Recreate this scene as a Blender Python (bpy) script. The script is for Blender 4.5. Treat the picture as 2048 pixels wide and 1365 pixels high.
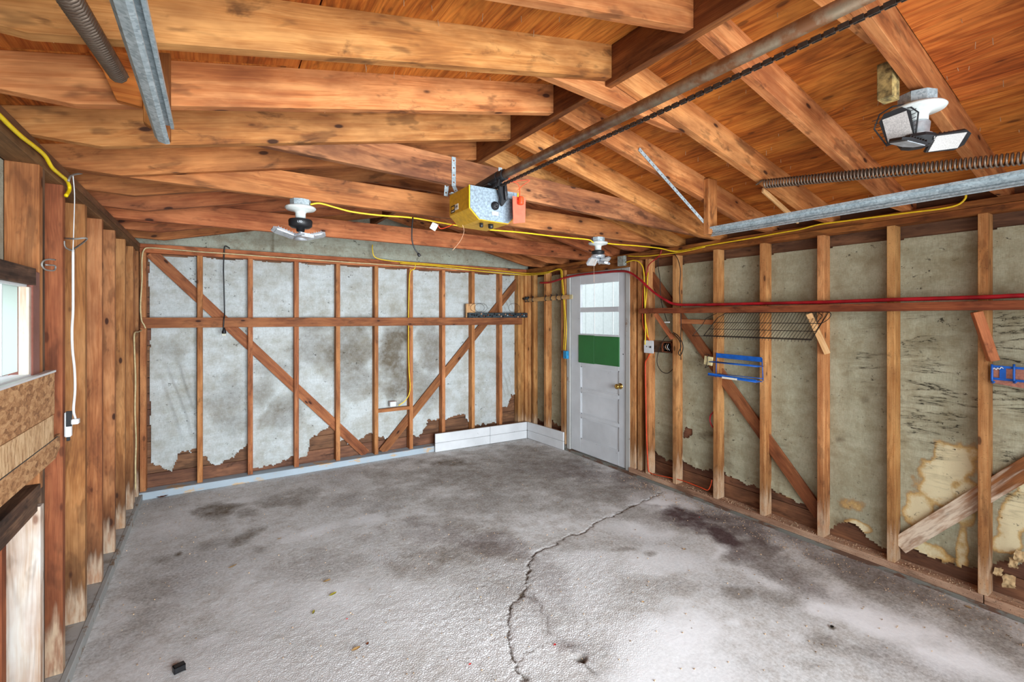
import bpy, bmesh, math, random
import numpy as np
from mathutils import Vector, Matrix

random.seed(7)
R = random.Random(11)
for o in list(bpy.data.objects):
    bpy.data.objects.remove(o, do_unlink=True)
scn = bpy.context.scene
COL = scn.collection

# ------------------------------------------------------------------ camera
FPX, HZ, CH, YAW = 925.0, 636.0, 1.55, math.radians(32.7)
cam = bpy.data.cameras.new('camera'); camo = bpy.data.objects.new('camera', cam); COL.objects.link(camo)
camo.location = (0, 0, CH); camo.rotation_euler = (math.pi/2, 0, -YAW)
cam.sensor_width = 36; cam.lens = 36*FPX/2048; cam.shift_y = -(682.5-HZ)/2048
cam.clip_start = 0.02; cam.clip_end = 100
scn.camera = camo
# ------------------------------------------------------------------ world, lights, exposure
scn.view_settings.view_transform = 'Standard'; scn.view_settings.look = 'None'
scn.view_settings.gamma = 1.0; scn.view_settings.use_curve_mapping = False
scn.view_settings.exposure = 0.0
w = bpy.data.worlds.new('overcast'); scn.world = w; w.use_nodes = True
w.node_tree.nodes['Background'].inputs[0].default_value = (0.86, 0.93, 1.0, 1)
w.node_tree.nodes['Background'].inputs[1].default_value = 3.4

def area(name, loc, target, sx, sy, power, col):
    l = bpy.data.lights.new(name, 'AREA'); l.shape = 'RECTANGLE'; l.size = sx; l.size_y = sy
    l.energy = power; l.color = col
    o = bpy.data.objects.new(name, l); COL.objects.link(o); o.location = loc
    o.rotation_euler = (Vector(target)-Vector(loc)).to_track_quat('-Z', 'Y').to_euler()
    return o
dl = area('doorway_daylight', (1.1, -0.85, 1.35), (1.35, 5.0, 1.0), 2.6, 1.4, 72, (0.86, 0.94, 1.0)); dl.data.spread = math.radians(75)
dl = area('doorway_skylight', (1.3, -0.9, 1.3), (1.6, 3.0, 0.8), 2.6, 1.5, 42, (0.86, 0.94, 1.0))
area('added_room_fill', (1.2, 0.2, 1.25), (1.7, 4.2, 2.5), 1.4, 1.0, 13, (0.90, 0.96, 1.0))  # added soft fill towards the far ceiling; the garage has no such lamp

# ------------------------------------------------------------------ projection helpers (camera calibrated on the room)
SY, CY = math.sin(YAW), math.cos(YAW)
def rayd(px, py):
    a = (px-1024)/FPX
    return SY+CY*a, CY-SY*a, (HZ-py)/FPX
def onx(px, py, X):
    dx, dy, dz = rayd(px, py); d = X/dx; return Vector((X, dy*d, CH+dz*d))
def ony(px, py, Y):
    dx, dy, dz = rayd(px, py); d = Y/dy; return Vector((dx*d, Y, CH+dz*d))
def onz(px, py, Z):
    dx, dy, dz = rayd(px, py); d = (Z-CH)/dz; return Vector((dx*d, dy*d, Z))
def proj(X, Y, Z):
    dep = np.maximum(X*SY+Y*CY, 0.05)
    return 1024+FPX*(X*CY-Y*SY)/dep, HZ-FPX*(Z-CH)/dep

# ------------------------------------------------------------------ materials
def lin(c):
    r = []
    for v in c:
        v /= 255.0
        r.append(v/12.92 if v <= 0.04045 else ((v+0.055)/1.055)**2.4)
    return (*r, 1.0)
class NT:
    def __init__(s, name):
        s.m = bpy.data.materials.new(name); s.m.use_nodes = True
        s.t = s.m.node_tree; s.n = s.t.nodes; s.b = s.n['Principled BSDF']
    def add(s, typ, **kw):
        n = s.n.new(typ)
        for k, v in kw.items(): setattr(n, k, v)
        return n
    def link(s, a, b): s.t.links.new(a, b)
    def math(s, op, a, b=None, clamp=False):
        n = s.add('ShaderNodeMath', operation=op); n.use_clamp = clamp
        for i, v in enumerate((a, b)):
            if v is None: continue
            if isinstance(v, (int, float)): n.inputs[i].default_value = v
            else: s.link(v, n.inputs[i])
        return n.outputs[0]
    def mix(s, f, a, b, bt='MIX'):
        n = s.add('ShaderNodeMix', data_type='RGBA', blend_type=bt)
        for i, v in ((0, f), (6, a), (7, b)):
            if isinstance(v, (int, float)): n.inputs[i].default_value = v
            elif isinstance(v, tuple): n.inputs[i].default_value = v
            else: s.link(v, n.inputs[i])
        return n.outputs[2]
    def ramp(s, f, stops):
        n = s.add('ShaderNodeValToRGB'); e = n.color_ramp.elements
        while len(e) < len(stops): e.new(0.5)
        for el, (p, c) in zip(e, stops):
            el.position = p; el.color = c if isinstance(c, tuple) else (c, c, c, 1)
        s.link(f, n.inputs[0]); return n.outputs[0]
    def noise(s, vec, scale, detail=4, rough=0.55, dist=0.0):
        n = s.add('ShaderNodeTexNoise'); n.inputs['Scale'].default_value = scale
        n.inputs['Detail'].default_value = detail; n.inputs['Roughness'].default_value = rough
        n.inputs['Distortion'].default_value = dist; s.link(vec, n.inputs['Vector']); return n.outputs[0]
    def mapping(s, vec, sc, loc=(0, 0, 0)):
        n = s.add('ShaderNodeMapping'); n.inputs['Scale'].default_value = sc; n.inputs['Location'].default_value = loc
        s.link(vec, n.inputs['Vector']); return n.outputs[0]
    def bump(s, h, strength=0.3, dist=0.01):
        n = s.add('ShaderNodeBump'); n.inputs['Strength'].default_value = strength
        n.inputs['Distance'].default_value = dist; s.link(h, n.inputs['Height']); s.link(n.outputs[0], s.b.inputs['Normal'])
    def objvec(s):
        tc = s.add('ShaderNodeTexCoord'); oi = s.add('ShaderNodeObjectInfo')
        v = s.add('ShaderNodeVectorMath', operation='SCALE'); v.inputs[0].default_value = (37.0, 19.0, 53.0)
        s.link(oi.outputs['Random'], v.inputs['Scale'])
        a = s.add('ShaderNodeVectorMath', operation='ADD'); s.link(tc.outputs['Object'], a.inputs[0]); s.link(v.outputs[0], a.inputs[1])
        return a.outputs[0], oi.outputs['Random']

def wood(name, light, mid, dark, stretch=(0.9, 16, 16), knots=1.0, blotch=0.6, var=0.25, foot=None, rough=0.72, grit=0.0, knotcol=(50, 24, 14), spec=0.25, fig=0.16, band=0.0):
    """lumber: fibre lines along local X, knots, blotches; foot = (z, colour): weathered bleached feet of studs"""
    s = NT(name); vec, rnd = s.objvec()
    warp = s.noise(s.mapping(vec, (1.6, 5, 5)), 1.0, 2)
    wv = s.add('ShaderNodeVectorMath', operation='SCALE'); wv.inputs['Scale'].default_value = 0.05
    comb = s.add('ShaderNodeCombineXYZ'); s.link(warp, comb.inputs[1]); s.link(warp, comb.inputs[2]); s.link(comb.outputs[0], wv.inputs[0])
    v2 = s.add('ShaderNodeVectorMath', operation='ADD'); s.link(vec, v2.inputs[0]); s.link(wv.outputs[0], v2.inputs[1]); v2 = v2.outputs[0]
    g1 = s.noise(s.mapping(v2, stretch), 2.4, 4, 0.55, 0.4)
    g2 = s.noise(s.mapping(v2, (stretch[0]*2.5, stretch[1]*7, stretch[2]*7)), 2.6, 3, 0.6)
    g3 = s.noise(s.mapping(v2, (1.1, 3.5, 3.5), (3, 7, 1)), 2.0, 4, 0.6)
    g = s.math('ADD', s.math('ADD', s.math('MULTIPLY', g1, 0.34), s.math('MULTIPLY', g2, 0.24)), s.math('MULTIPLY', g3, 0.42))
    col = s.ramp(g, [(0.34, lin(dark)), (0.455, lin(mid)), (0.57, lin(light))])
    ft = s.noise(s.mapping(v2, (0.45, 4.5, 4.5), (1, 4, 9)), 1.5, 2, 0.45)       # growth-ring figure
    fr = s.math('ADD', s.math('MULTIPLY', s.math('SINE', s.math('MULTIPLY', ft, 150.0)), 0.5), 0.5)
    fr = s.math('MULTIPLY', s.math('POWER', fr, 2.0), s.ramp(g3, [(0.35, 1.0), (0.65, 0.4)]))
    col = s.mix(s.math('MULTIPLY', fr, fig), col, lin(tuple(c*0.6 for c in dark)))
    bl = s.ramp(s.noise(s.mapping(vec, (2.0, 5.0, 5.0)), 1.6, 4, 0.6), [(0.40, 0.0), (0.66, 1.0)])
    col = s.mix(s.math('MULTIPLY', bl, blotch), col, lin(dark), 'MIX')
    bl2 = s.ramp(s.noise(s.mapping(vec, (3.0, 9.0, 9.0), (5, 2, 1)), 1.7, 3, 0.6), [(0.58, 0.0), (0.66, 1.0)])
    col = s.mix(s.math('MULTIPLY', bl2, blotch*0.75), col, lin(tuple(c*0.55 for c in dark)))
    sm = s.ramp(s.noise(s.mapping(vec, (3.2, 7.0, 7.0), (2, 8, 3)), 1.5, 5, 0.65, 0.5), [(0.60, 0.0), (0.70, 1.0)])
    col = s.mix(s.math('MULTIPLY', sm, min(blotch*1.1, 0.7)), col, lin(tuple(c*0.5 for c in dark)))
    if knots:
        vo = s.add('ShaderNodeTexVoronoi'); vo.inputs['Scale'].default_value = 1.0
        s.link(s.mapping(vec, (5.5, 13, 13)), vo.inputs['Vector'])
        sel = s.add('ShaderNodeSeparateColor'); s.link(vo.outputs['Color'], sel.inputs[0])
        big = s.math('MULTIPLY', s.math('GREATER_THAN', sel.outputs[0], 0.52), s.ramp(vo.outputs['Distance'], [(0.10, 1.0), (0.15, 0.0)]))
        ring = s.math('MULTIPLY', s.math('GREATER_THAN', sel.outputs[0], 0.52), s.ramp(vo.outputs['Distance'], [(0.13, 1.0), (0.38, 0.0)]))
        col = s.mix(s.math('MULTIPLY', ring, 0.45*knots), col, lin(dark))
        col = s.mix(s.math('MULTIPLY', big, 0.9*knots), col, lin(knotcol))
    vv = s.math('ADD', 1.0-var, s.math('MULTIPLY', rnd, 2*var))
    hv = s.add('ShaderNodeHueSaturation'); s.link(col, hv.inputs['Color']); s.link(vv, hv.inputs['Value'])
    s.link(s.math('ADD', 0.492, s.math('MULTIPLY', s.math('FRACT', s.math('MULTIPLY', rnd, 17.3)), 0.014)), hv.inputs['Hue'])
    col = hv.outputs[0]
    if foot:
        ge = s.add('ShaderNodeNewGeometry'); sp = s.add('ShaderNodeSeparateXYZ'); s.link(ge.outputs['Position'], sp.inputs[0])
        z = s.math('ADD', sp.outputs[2], s.math('MULTIPLY', s.math('SUBTRACT', g1, 0.5), foot[0]*2.2))
        if band:
            col = s.mix(s.math('MULTIPLY', s.ramp(z, [(foot[0]*.9, 0.0), (foot[0]*1.3, 1.0), (foot[0]*3.6, 0.0)]), band), col, lin((70, 42, 26)))
        f = s.ramp(z, [(0.0, 1.0), (foot[0], 0.75), (min(foot[0]*1.5, 1), 0.0)])
        pat = s.ramp(s.noise(s.mapping(vec, (6, 30, 30)), 2.0, 4), [(0.35, 0.35), (0.6, 1.0)])
        col = s.mix(s.math('MULTIPLY', f, pat), col, lin(foot[1]))
    if grit:
        sp2 = s.ramp(s.noise(vec, 140, 2, 0.6), [(0.62, 0.0), (0.70, 1.0)])
        col = s.mix(s.math('MULTIPLY', sp2, grit), col, lin((60, 42, 30)))
    s.link(col, s.b.inputs['Base Color']); s.b.inputs['Roughness'].default_value = rough
    s.b.inputs['Specular IOR Level'].default_value = spec
    s.bump(g, 0.25, 0.003)
    return s.m

def plain(name, c, rough=0.5, metal=0.0, nv=0.12, nscale=30, bump=0.0, spec=0.4):
    s = NT(name); vec, rnd = s.objvec()
    n = s.noise(vec, nscale, 4)
    c1 = lin(tuple(min(255, v*(1+nv)) for v in c)); c0 = lin(tuple(v*(1-nv) for v in c))
    s.link(s.ramp(n, [(0.35, c0), (0.65, c1)]), s.b.inputs['Base Color'])
    s.b.inputs['Roughness'].default_value = rough; s.b.inputs['Metallic'].default_value = metal
    s.b.inputs['Specular IOR Level'].default_value = spec
    if bump: s.bump(n, bump, 0.003)
    return s.m

def galv():
    s = NT('galvanised steel'); vec, rnd = s.objvec()
    vo = s.add('ShaderNodeTexVoronoi'); vo.inputs['Scale'].default_value = 130; s.link(vec, vo.inputs['Vector'])
    sp = s.add('ShaderNodeSeparateColor'); s.link(vo.outputs['Color'], sp.inputs[0])
    n = s.noise(vec, 12, 4)
    f = s.math('ADD', s.math('MULTIPLY', sp.outputs[0], 0.5), s.math('MULTIPLY', n, 0.5))
    s.link(s.ramp(f, [(0.2, lin((136, 150, 156))), (0.8, lin((186, 198, 202)))]), s.b.inputs['Base Color'])
    s.b.inputs['Metallic'].default_value = 0.15; s.b.inputs['Roughness'].default_value = 0.5; s.b.inputs['Specular IOR Level'].default_value = 0.4
    return s.m

def rusty(name, base, rust, f0=0.45, f1=0.65, metal=0.7, rough=0.45, scale=18):
    s = NT(name); vec, rnd = s.objvec()
    n = s.noise(vec, scale, 6, 0.65)
    f = s.ramp(n, [(f0, 0.0), (f1, 1.0)])
    s.link(s.mix(f, lin(base), lin(rust)), s.b.inputs['Base Color'])
    s.link(s.math('MULTIPLY', s.math('SUBTRACT', 1.0, f), metal), s.b.inputs['Metallic'])
    s.b.inputs['Roughness'].default_value = rough; s.bump(n, 0.2, 0.002)
    return s.m

def paper(name, c0, c1, stain=(120, 96, 66), streak=(1.2, 1.2, 16)):
    """tarred white building paper seen from inside: weave, flecks, streaks, stains from the 'dirt' attribute"""
    s = NT(name); vec, rnd = s.objvec()
    at = s.add('ShaderNodeAttribute', attribute_name='dirt'); sc = s.add('ShaderNodeSeparateColor'); s.link(at.outputs['Color'], sc.inputs[0])
    n = s.noise(s.mapping(vec, streak), 1.4, 5, 0.6)
    col = s.ramp(n, [(0.3, lin(c0)), (0.7, lin(c1))])
    weave = s.noise(s.mapping(vec, (60, 60, 400)), 1.0, 2); weave2 = s.noise(s.mapping(vec, (400, 400, 30)), 1.0, 2)
    wv = s.math('ADD', s.math('MULTIPLY', weave, 0.5), s.math('MULTIPLY', weave2, 0.5))
    col = s.mix(0.55, col, s.ramp(wv, [(0.3, lin(tuple(c*0.8 for c in c0))), (0.7, lin(tuple(min(255, c*1.06) for c in c1)))]))
    mot = s.ramp(s.noise(vec, 5.5, 7, 0.75), [(0.42, 0.0), (0.68, 1.0)])
    col = s.mix(s.math('MULTIPLY', mot, 0.6), col, lin(stain))
    brk = s.noise(vec, 24, 5, 0.7)
    dk = s.math('MULTIPLY', sc.outputs[0], s.math('ADD', 0.35, s.math('MULTIPLY', brk, 1.2)), clamp=True)
    col = s.mix(s.math('MULTIPLY', dk, 0.85), col, lin((86, 70, 46)))
    cr = s.ramp(s.math('ADD', sc.outputs[1], s.math('MULTIPLY', s.math('SUBTRACT', brk, 0.5), 0.55)), [(0.24, 0.0), (0.40, 0.8), (0.5, 0.85), (0.66, 0.95)])
    crc = s.ramp(s.math('ADD', sc.outputs[1], s.math('MULTIPLY', s.math('SUBTRACT', brk, 0.5), 0.6)), [(0.30, lin((164, 112, 50))), (0.46, lin((206, 168, 104))), (0.62, lin((226, 212, 172)))])
    col = s.mix(cr, col, crc)
    # black flecks, and ragged horizontal splits where the paper has aged most
    fl = s.ramp(s.noise(s.mapping(vec, (20, 20, 26)), 1.0, 6, 0.8), [(0.615, 0.0), (0.635, 1.0)])
    flm = s.ramp(s.noise(vec, 4.5, 4), [(0.46, 0.0), (0.56, 1.0)])
    col = s.mix(s.math('MULTIPLY', s.math('MULTIPLY', fl, s.math('ADD', flm, sc.outputs[2], True)), 0.9), col, lin((38, 32, 24)))
    ridge = s.math('ABSOLUTE', s.math('SUBTRACT', s.noise(s.mapping(vec, (2.0, 2.0, 13)), 1.0, 6, 0.62, 0.5), 0.5))
    spl = s.math('MULTIPLY', s.ramp(ridge, [(0.004, 1.0), (0.014, 0.0)]), s.ramp(s.math('MULTIPLY', sc.outputs[2], s.noise(vec, 7, 4, 0.7)), [(0.30, 0.0), (0.42, 1.0)]))
    col = s.mix(s.math('MULTIPLY', s.math('MULTIPLY', s.ramp(ridge, [(0.0, 1.0), (0.06, 0.0)]), sc.outputs[2]), 0.45), col, lin((96, 84, 58)))
    col = s.mix(s.math('MULTIPLY', spl, 0.9), col, lin((36, 32, 24)))
    s.link(col, s.b.inputs['Base Color']); s.b.inputs['Roughness'].default_value = 0.8; s.b.inputs['Specular IOR Level'].default_value = 0.2
    s.bump(s.math('ADD', wv, s.math('MULTIPLY', brk, 0.7)), 0.35, 0.006)
    return s.m

def concrete(name):
    s = NT(name); tc = s.add('ShaderNodeTexCoord'); vec = tc.outputs['Object']
    at = s.add('ShaderNodeAttribute', attribute_name='stain'); sc = s.add('ShaderNodeSeparateColor'); s.link(at.outputs['Color'], sc.inputs[0])
    at2 = s.add('ShaderNodeAttribute', attribute_name='relief'); s2 = s.add('ShaderNodeSeparateColor'); s.link(at2.outputs['Color'], s2.inputs[0])
    n = s.noise(vec, 1.6, 7, 0.62, 0.4); n2 = s.noise(vec, 11, 6, 0.7)
    n3 = s.noise(vec, 60, 5, 0.75)
    col = s.ramp(n, [(0.32, lin((190, 190, 190))), (0.5, lin((208, 208, 207))), (0.68, lin((226, 226, 226)))])
    col = s.mix(s.math('MULTIPLY', s.ramp(n2, [(0.42, 0.0), (0.68, 1.0)]), 0.5), col, lin((162, 152, 142)))
    brk = s.math('ADD', 0.35, s.math('MULTIPLY', n2, 1.5))
    sw = s.math('MULTIPLY', sc.outputs[1], brk, clamp=True)
    col = s.mix(sw, col, lin((244, 245, 247)))
    dk = s.math('MULTIPLY', sc.outputs[0], brk, clamp=True)
    col = s.mix(dk, col, lin((112, 101, 88)))
    rd = s.math('MULTIPLY', sc.outputs[2], brk, clamp=True)
    col = s.mix(rd, col, lin((92, 76, 76)))
    mot = s.ramp(n3, [(0.36, lin((120, 116, 112))), (0.5, lin((186, 184, 182))), (0.66, lin((232, 232, 232)))])
    col = s.mix(0.5, col, mot, 'OVERLAY')
    vo = s.add('ShaderNodeTexVoronoi', feature='DISTANCE_TO_EDGE'); vo.inputs['Scale'].default_value = 88
    dv = s.add('ShaderNodeVectorMath', operation='ADD'); s.link(vec, dv.inputs[0])
    dn = s.add('ShaderNodeTexNoise'); dn.inputs['Scale'].default_value = 40; s.link(vec, dn.inputs['Vector'])
    ds = s.add('ShaderNodeVectorMath', operation='SCALE'); ds.inputs['Scale'].default_value = 0.02; s.link(dn.outputs['Color'], ds.inputs[0]); s.link(ds.outputs[0], dv.inputs[1])
    s.link(dv.outputs[0], vo.inputs['Vector'])
    agg = s.ramp(vo.outputs['Distance'], [(0.0, 0.0), (0.25, 1.0)])
    gp = s.math('MULTIPLY', s.math('MULTIPLY', s.math('SUBTRACT', 1.0, agg), s2.outputs[1]), s.ramp(n3, [(0.4, 0.1), (0.6, 1.0)]))
    col = s.mix(s.math('MULTIPLY', gp, 0.8), col, lin((150, 136, 122)))
    ck = s.math('MULTIPLY', s2.outputs[0], s.math('ADD', 0.5, n3), clamp=True)
    col = s.mix(ck, col, lin((92, 80, 68)))
    s.link(col, s.b.inputs['Base Color']); s.b.inputs['Roughness'].default_value = 0.95; s.b.inputs['Specular IOR Level'].default_value = 0.1
    h = s.math('ADD', s.math('MULTIPLY', s.math('MULTIPLY', agg, s2.outputs[1]), 0.9), s.math('MULTIPLY', n3, 0.35))
    s.bump(h, 0.6, 0.005)
    return s.m

def osb(name, light, mid, dark, st):
    s = NT(name); vec, rnd = s.objvec()
    vo = s.add('ShaderNodeTexVoronoi'); vo.inputs['Scale'].default_value = 1.0; vo.inputs['Randomness'].default_value = 1.0
    n = s.noise(vec, 6, 3); m = s.mapping(vec, st)
    s.link(m, vo.inputs['Vector']); sp = s.add('ShaderNodeSeparateColor'); s.link(vo.outputs['Color'], sp.inputs[0])
    f = s.math('ADD', s.math('MULTIPLY', sp.outputs[0], 0.22), s.math('MULTIPLY', s.noise(s.mapping(vec, tuple(a*0.8 for a in st)), 1.0, 5, 0.7, 1.5), 0.78))
    s.link(s.ramp(f, [(0.34, lin(dark)), (0.47, lin(mid)), (0.62, lin(light))]), s.b.inputs['Base Color'])
    s.b.inputs['Roughness'].default_value = 0.75; s.bump(f, 0.4, 0.004)
    return s.m

def worn_paint(name, c, under, f0=0.62, f1=0.68, scale=9, flecks=0.6, st=(1, 1, 1), rough=0.45):
    s = NT(name); vec, rnd = s.objvec()
    n = s.noise(s.mapping(vec, st), scale, 6, 0.7)
    col = s.ramp(s.noise(vec, 3, 4), [(0.3, lin(tuple(v*0.9 for v in c))), (0.7, lin(c))])
    col = s.mix(s.ramp(n, [(f0, 0.0), (f1, 1.0)]), col, lin(under))
    fl = s.math('MULTIPLY', s.ramp(s.noise(s.mapping(vec, (30, 30, 30)), 1.0, 4, 0.7), [(0.68, 0.0), (0.71, 1.0)]), s.ramp(s.noise(vec, 4, 2), [(0.48, 0.0), (0.6, 1.0)]))
    col = s.mix(s.math('MULTIPLY', fl, flecks), col, lin((60, 58, 58)))
    s.link(col, s.b.inputs['Base Color']); s.b.inputs['Roughness'].default_value = rough; s.bump(n, 0.15, 0.003)
    return s.m

def glass(name, rough=0.0, tint=(0.96, 0.99, 0.98, 1)):
    s = NT(name); s.b.inputs['Base Color'].default_value = tint; s.b.inputs['Transmission Weight'].default_value = 1.0
    s.b.inputs['Roughness'].default_value = rough; s.b.inputs['IOR'].default_value = 1.05
    return s.m

def translucent(name, c):
    s = NT(name); t = s.add('ShaderNodeBsdfTranslucent'); t.inputs[0].default_value = c
    d = s.add('ShaderNodeBsdfDiffuse'); d.inputs[0].default_value = c; mx = s.add('ShaderNodeMixShader'); mx.inputs[0].default_value = 0.3
    s.link(t.outputs[0], mx.inputs[1]); s.link(d.outputs[0], mx.inputs[2]); s.link(mx.outputs[0], s.n['Material Output'].inputs[0])
    return s.m

FB = (0.20, (206, 178, 148))
M = dict(
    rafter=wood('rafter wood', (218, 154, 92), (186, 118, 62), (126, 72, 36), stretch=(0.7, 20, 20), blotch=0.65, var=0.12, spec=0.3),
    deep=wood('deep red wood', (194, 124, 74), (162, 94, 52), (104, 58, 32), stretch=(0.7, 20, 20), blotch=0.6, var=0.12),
    tie=wood('stained tie wood', (186, 122, 82), (150, 90, 58), (88, 50, 36), stretch=(0.7, 20, 20), blotch=0.8, var=0.04),
    ridge=wood('ridge wood', (150, 92, 48), (118, 66, 34), (72, 38, 20), blotch=0.6, knots=0.4),
    ply=wood('roof plywood', (212, 132, 56), (178, 96, 34), (112, 54, 16), stretch=(0.6, 26, 26), knots=0.6, blotch=0.35, var=0.08, spec=0.25, fig=0.45),
    stud=wood('stud wood', (220, 164, 104), (192, 130, 74), (140, 86, 46), foot=FB, blotch=0.45, var=0.12, grit=0.5, knots=0.8, band=0.45),
    studb=wood('back stud wood', (200, 138, 86), (170, 106, 62), (122, 72, 42), blotch=0.4, var=0.12, grit=0.5, knots=0.6),
    studl=wood('left stud wood', (192, 136, 86), (164, 106, 60), (116, 68, 38), foot=(0.16, (196, 176, 152)), blotch=0.5, var=0.1, knots=1.0, band=0.7, fig=0.2),
    studred=wood('reddish stud wood', (184, 116, 72), (152, 88, 52), (106, 58, 34), foot=(0.2, (206, 180, 150)), blotch=0.5, var=0.05, knots=0.6, band=0.4),
    plate=wood('plate wood', (150, 108, 70), (120, 84, 54), (80, 54, 36), blotch=0.4, var=0.1, knots=0.5),
    plater=wood('right plate wood', (176, 110, 56), (142, 80, 38), (84, 44, 22), blotch=0.6, var=0.1),
    brace=wood('brace wood', (172, 112, 68), (142, 86, 50), (98, 56, 34), blotch=0.4, var=0.12),
    bleach=wood('bleached wood', (236, 230, 220), (220, 204, 184), (176, 124, 78), blotch=0.5, var=0.03, knots=0.8, knotcol=(120, 70, 40), fig=0.3),
    pale=wood('pale new wood', (232, 190, 136), (214, 164, 106), (176, 120, 72), blotch=0.15, var=0.05, knots=0.5),
    siding=wood('siding wood', (142, 98, 70), (112, 76, 56), (76, 50, 38), blotch=0.6, var=0.15, knots=0.3),
    darkw=wood('blackened wood', (128, 98, 74), (88, 64, 48), (42, 34, 30), blotch=0.7, var=0.1, knots=0.2),
    bracer=wood('bleached brace wood', (166, 106, 64), (136, 80, 46), (94, 54, 32), blotch=0.4, var=0.02, foot=(0.50, (238, 222, 198)), band=0.0),
    ledge=wood('ledge wood', (156, 88, 52), (126, 62, 36), (78, 38, 24), blotch=0.5, var=0.05, knots=0.2),
    sillr=wood('right sill wood', (212, 178, 148), (180, 142, 114), (120, 84, 64), blotch=0.5, var=0.06, knots=0.0, grit=0.9),
    silb=worn_paint('pale blue paint', (176, 190, 200), (196, 168, 134), 0.56, 0.6, 5, 0.4, (1, 1, 3), 0.6),
    silg=worn_paint('grey green paint', (128, 128, 120), (104, 76, 60), 0.48, 0.56, 6, 0.7, (1, 3, 3), 0.7),
    curb=worn_paint('curb cement', (186, 184, 180), (150, 140, 128), 0.5, 0.62, 9, 0.7, (1, 1, 1), 0.85),
    curbedge=worn_paint('pale curb edge', (176, 178, 176), (136, 116, 96), 0.54, 0.6, 12, 0.4, (1, 1, 1), 0.7),
    white=worn_paint('white paint', (228, 230, 232), (150, 120, 96), 0.74, 0.78, 8, 0.8),
    doorw=worn_paint('worn door paint', (222, 226, 230), (128, 112, 100), 0.70, 0.73, 9, 1.0),
    jambw=worn_paint('worn jamb paint', (192, 192, 188), (130, 96, 70), 0.60, 0.66, 8, 0.8),
    green=worn_paint('green paint', (46, 118, 58), (34, 86, 44), 0.6, 0.8, 5, 0.2, (1, 1, 1), 0.55),
    redtrim=worn_paint('maroon trim', (142, 84, 70), (112, 62, 46), 0.5, 0.7, 6, 0.3),
    paperb=paper('back building paper', (178, 184, 180), (212, 217, 218), (138, 128, 104)),
    paperg=paper('gable building paper', (166, 170, 152), (192, 196, 180)),
    paperr=paper('right building paper', (160, 157, 130), (194, 190, 164), (128, 112, 76)),
    concrete=concrete('stained concrete'),
    ground=plain('driveway', (176, 172, 166), 0.9, nv=0.1, nscale=3),
    osb1=osb('strand board', (206, 160, 112), (178, 128, 82), (134, 90, 54), (30, 90, 60)),
    osb2=osb('pale strand board', (228, 194, 150), (206, 166, 120), (166, 122, 82), (90, 90, 24)),
    galv=galv(),
    tube=rusty('rusty tube steel', (168, 152, 128), (118, 78, 50), 0.40, 0.60, 0.7, 0.4, 16),
    chain=rusty('greasy chain', (74, 66, 60), (40, 30, 24), 0.4, 0.6, 0.6, 0.5, 60),
    spring=rusty('dark spring steel', (128, 112, 98), (84, 62, 46), 0.45, 0.7, 0.7, 0.45, 30),
    black=plain('black plastic', (30, 30, 32), 0.45), wire=plain('black wire', (44, 38, 34), 0.5, 0.3),
    oyel=plain('mustard enamel', (198, 150, 28), 0.45, nv=0.06, nscale=50, spec=0.5),
    ycable=plain('yellow cable', (238, 200, 40), 0.4, nv=0.05), ybright=plain('yellow cord', (250, 216, 20), 0.4, nv=0.04),
    ocable=plain('orange cable', (214, 74, 34), 0.45, nv=0.08), beige=plain('beige cable', (206, 186, 140), 0.5, nv=0.08),
    wcord=plain('white cord', (232, 232, 230), 0.45, nv=0.03), hose=plain('red hose', (164, 30, 38), 0.35, nv=0.15, nscale=12),
    graycable=plain('grey cable', (150, 148, 142), 0.5, nv=0.08), copper=plain('bell wire', (190, 150, 120), 0.4),
    blue=plain('blue enamel', (26, 92, 180), 0.35, nv=0.08), brass=plain('brass', (196, 160, 84), 0.25, 0.9),
    ceram=plain('white ceramic', (206, 210, 206), 0.3, nv=0.04), led=plain('led panel', (176, 172, 168), 0.5, nv=0.1, nscale=260, spec=0.2),
    alum=plain('bright aluminium', (200, 206, 212), 0.3, 0.6, nv=0.1), tag=plain('coral tag', (240, 96, 72), 0.6, nv=0.05),
    redh=plain('red handle', (236, 70, 30), 0.4), lab=plain('paper label', (230, 226, 212), 0.7, nv=0.03),
    labk=plain('black print', (28, 26, 24), 0.6), labp=plain('peach sticker', (232, 190, 160), 0.6), bluebox=plain('blue outlet box', (40, 140, 190), 0.4),
    gbox=plain('grey cast box', (150, 154, 146), 0.6, 0.2, nv=0.15), cream=plain('cream block', (222, 208, 158), 0.6, nv=0.1),
    brownbox=plain('brown box', (112, 62, 38), 0.6, nv=0.3), brick=plain('brownish red board', (168, 110, 92), 0.8, nv=0.1, nscale=80),
    mag=plain('dark tool bar', (52, 60, 64), 0.5, 0.3, nv=0.4, nscale=60), leafb=plain('dry leaf', (192, 158, 104), 0.8), leafy=plain('yellow leaf', (192, 180, 70), 0.8),
    chip=plain('wood chip', (214, 184, 142), 0.8), crumb=plain('crumbs', (176, 150, 122), 0.9, nv=0.3), redbit=plain('red bit', (206, 70, 66), 0.7), moss=plain('mossy weathered wood', (138, 118, 74), 0.9, nv=0.35, nscale=40),
    nail=plain('nail', (206, 190, 160), 0.4, 0.5), peel=plain('peeled paper', (196, 166, 122), 0.9, nv=0.1, nscale=60), galvd=plain('spangled end plate', (128, 142, 152), 0.5, 0.15, nv=0.14, nscale=90), outside=plain('outside white boards', (184, 188, 186), 0.6, nv=0.02),
    glass=glass('window glass'), frost=translucent('frosted pane', (0.80, 0.88, 0.84, 1)),
    grass=plain('outside grass', (110, 130, 80), 0.9, nv=0.2, nscale=8), roof=plain('shingle felt', (70, 66, 62), 0.9),
)

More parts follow.
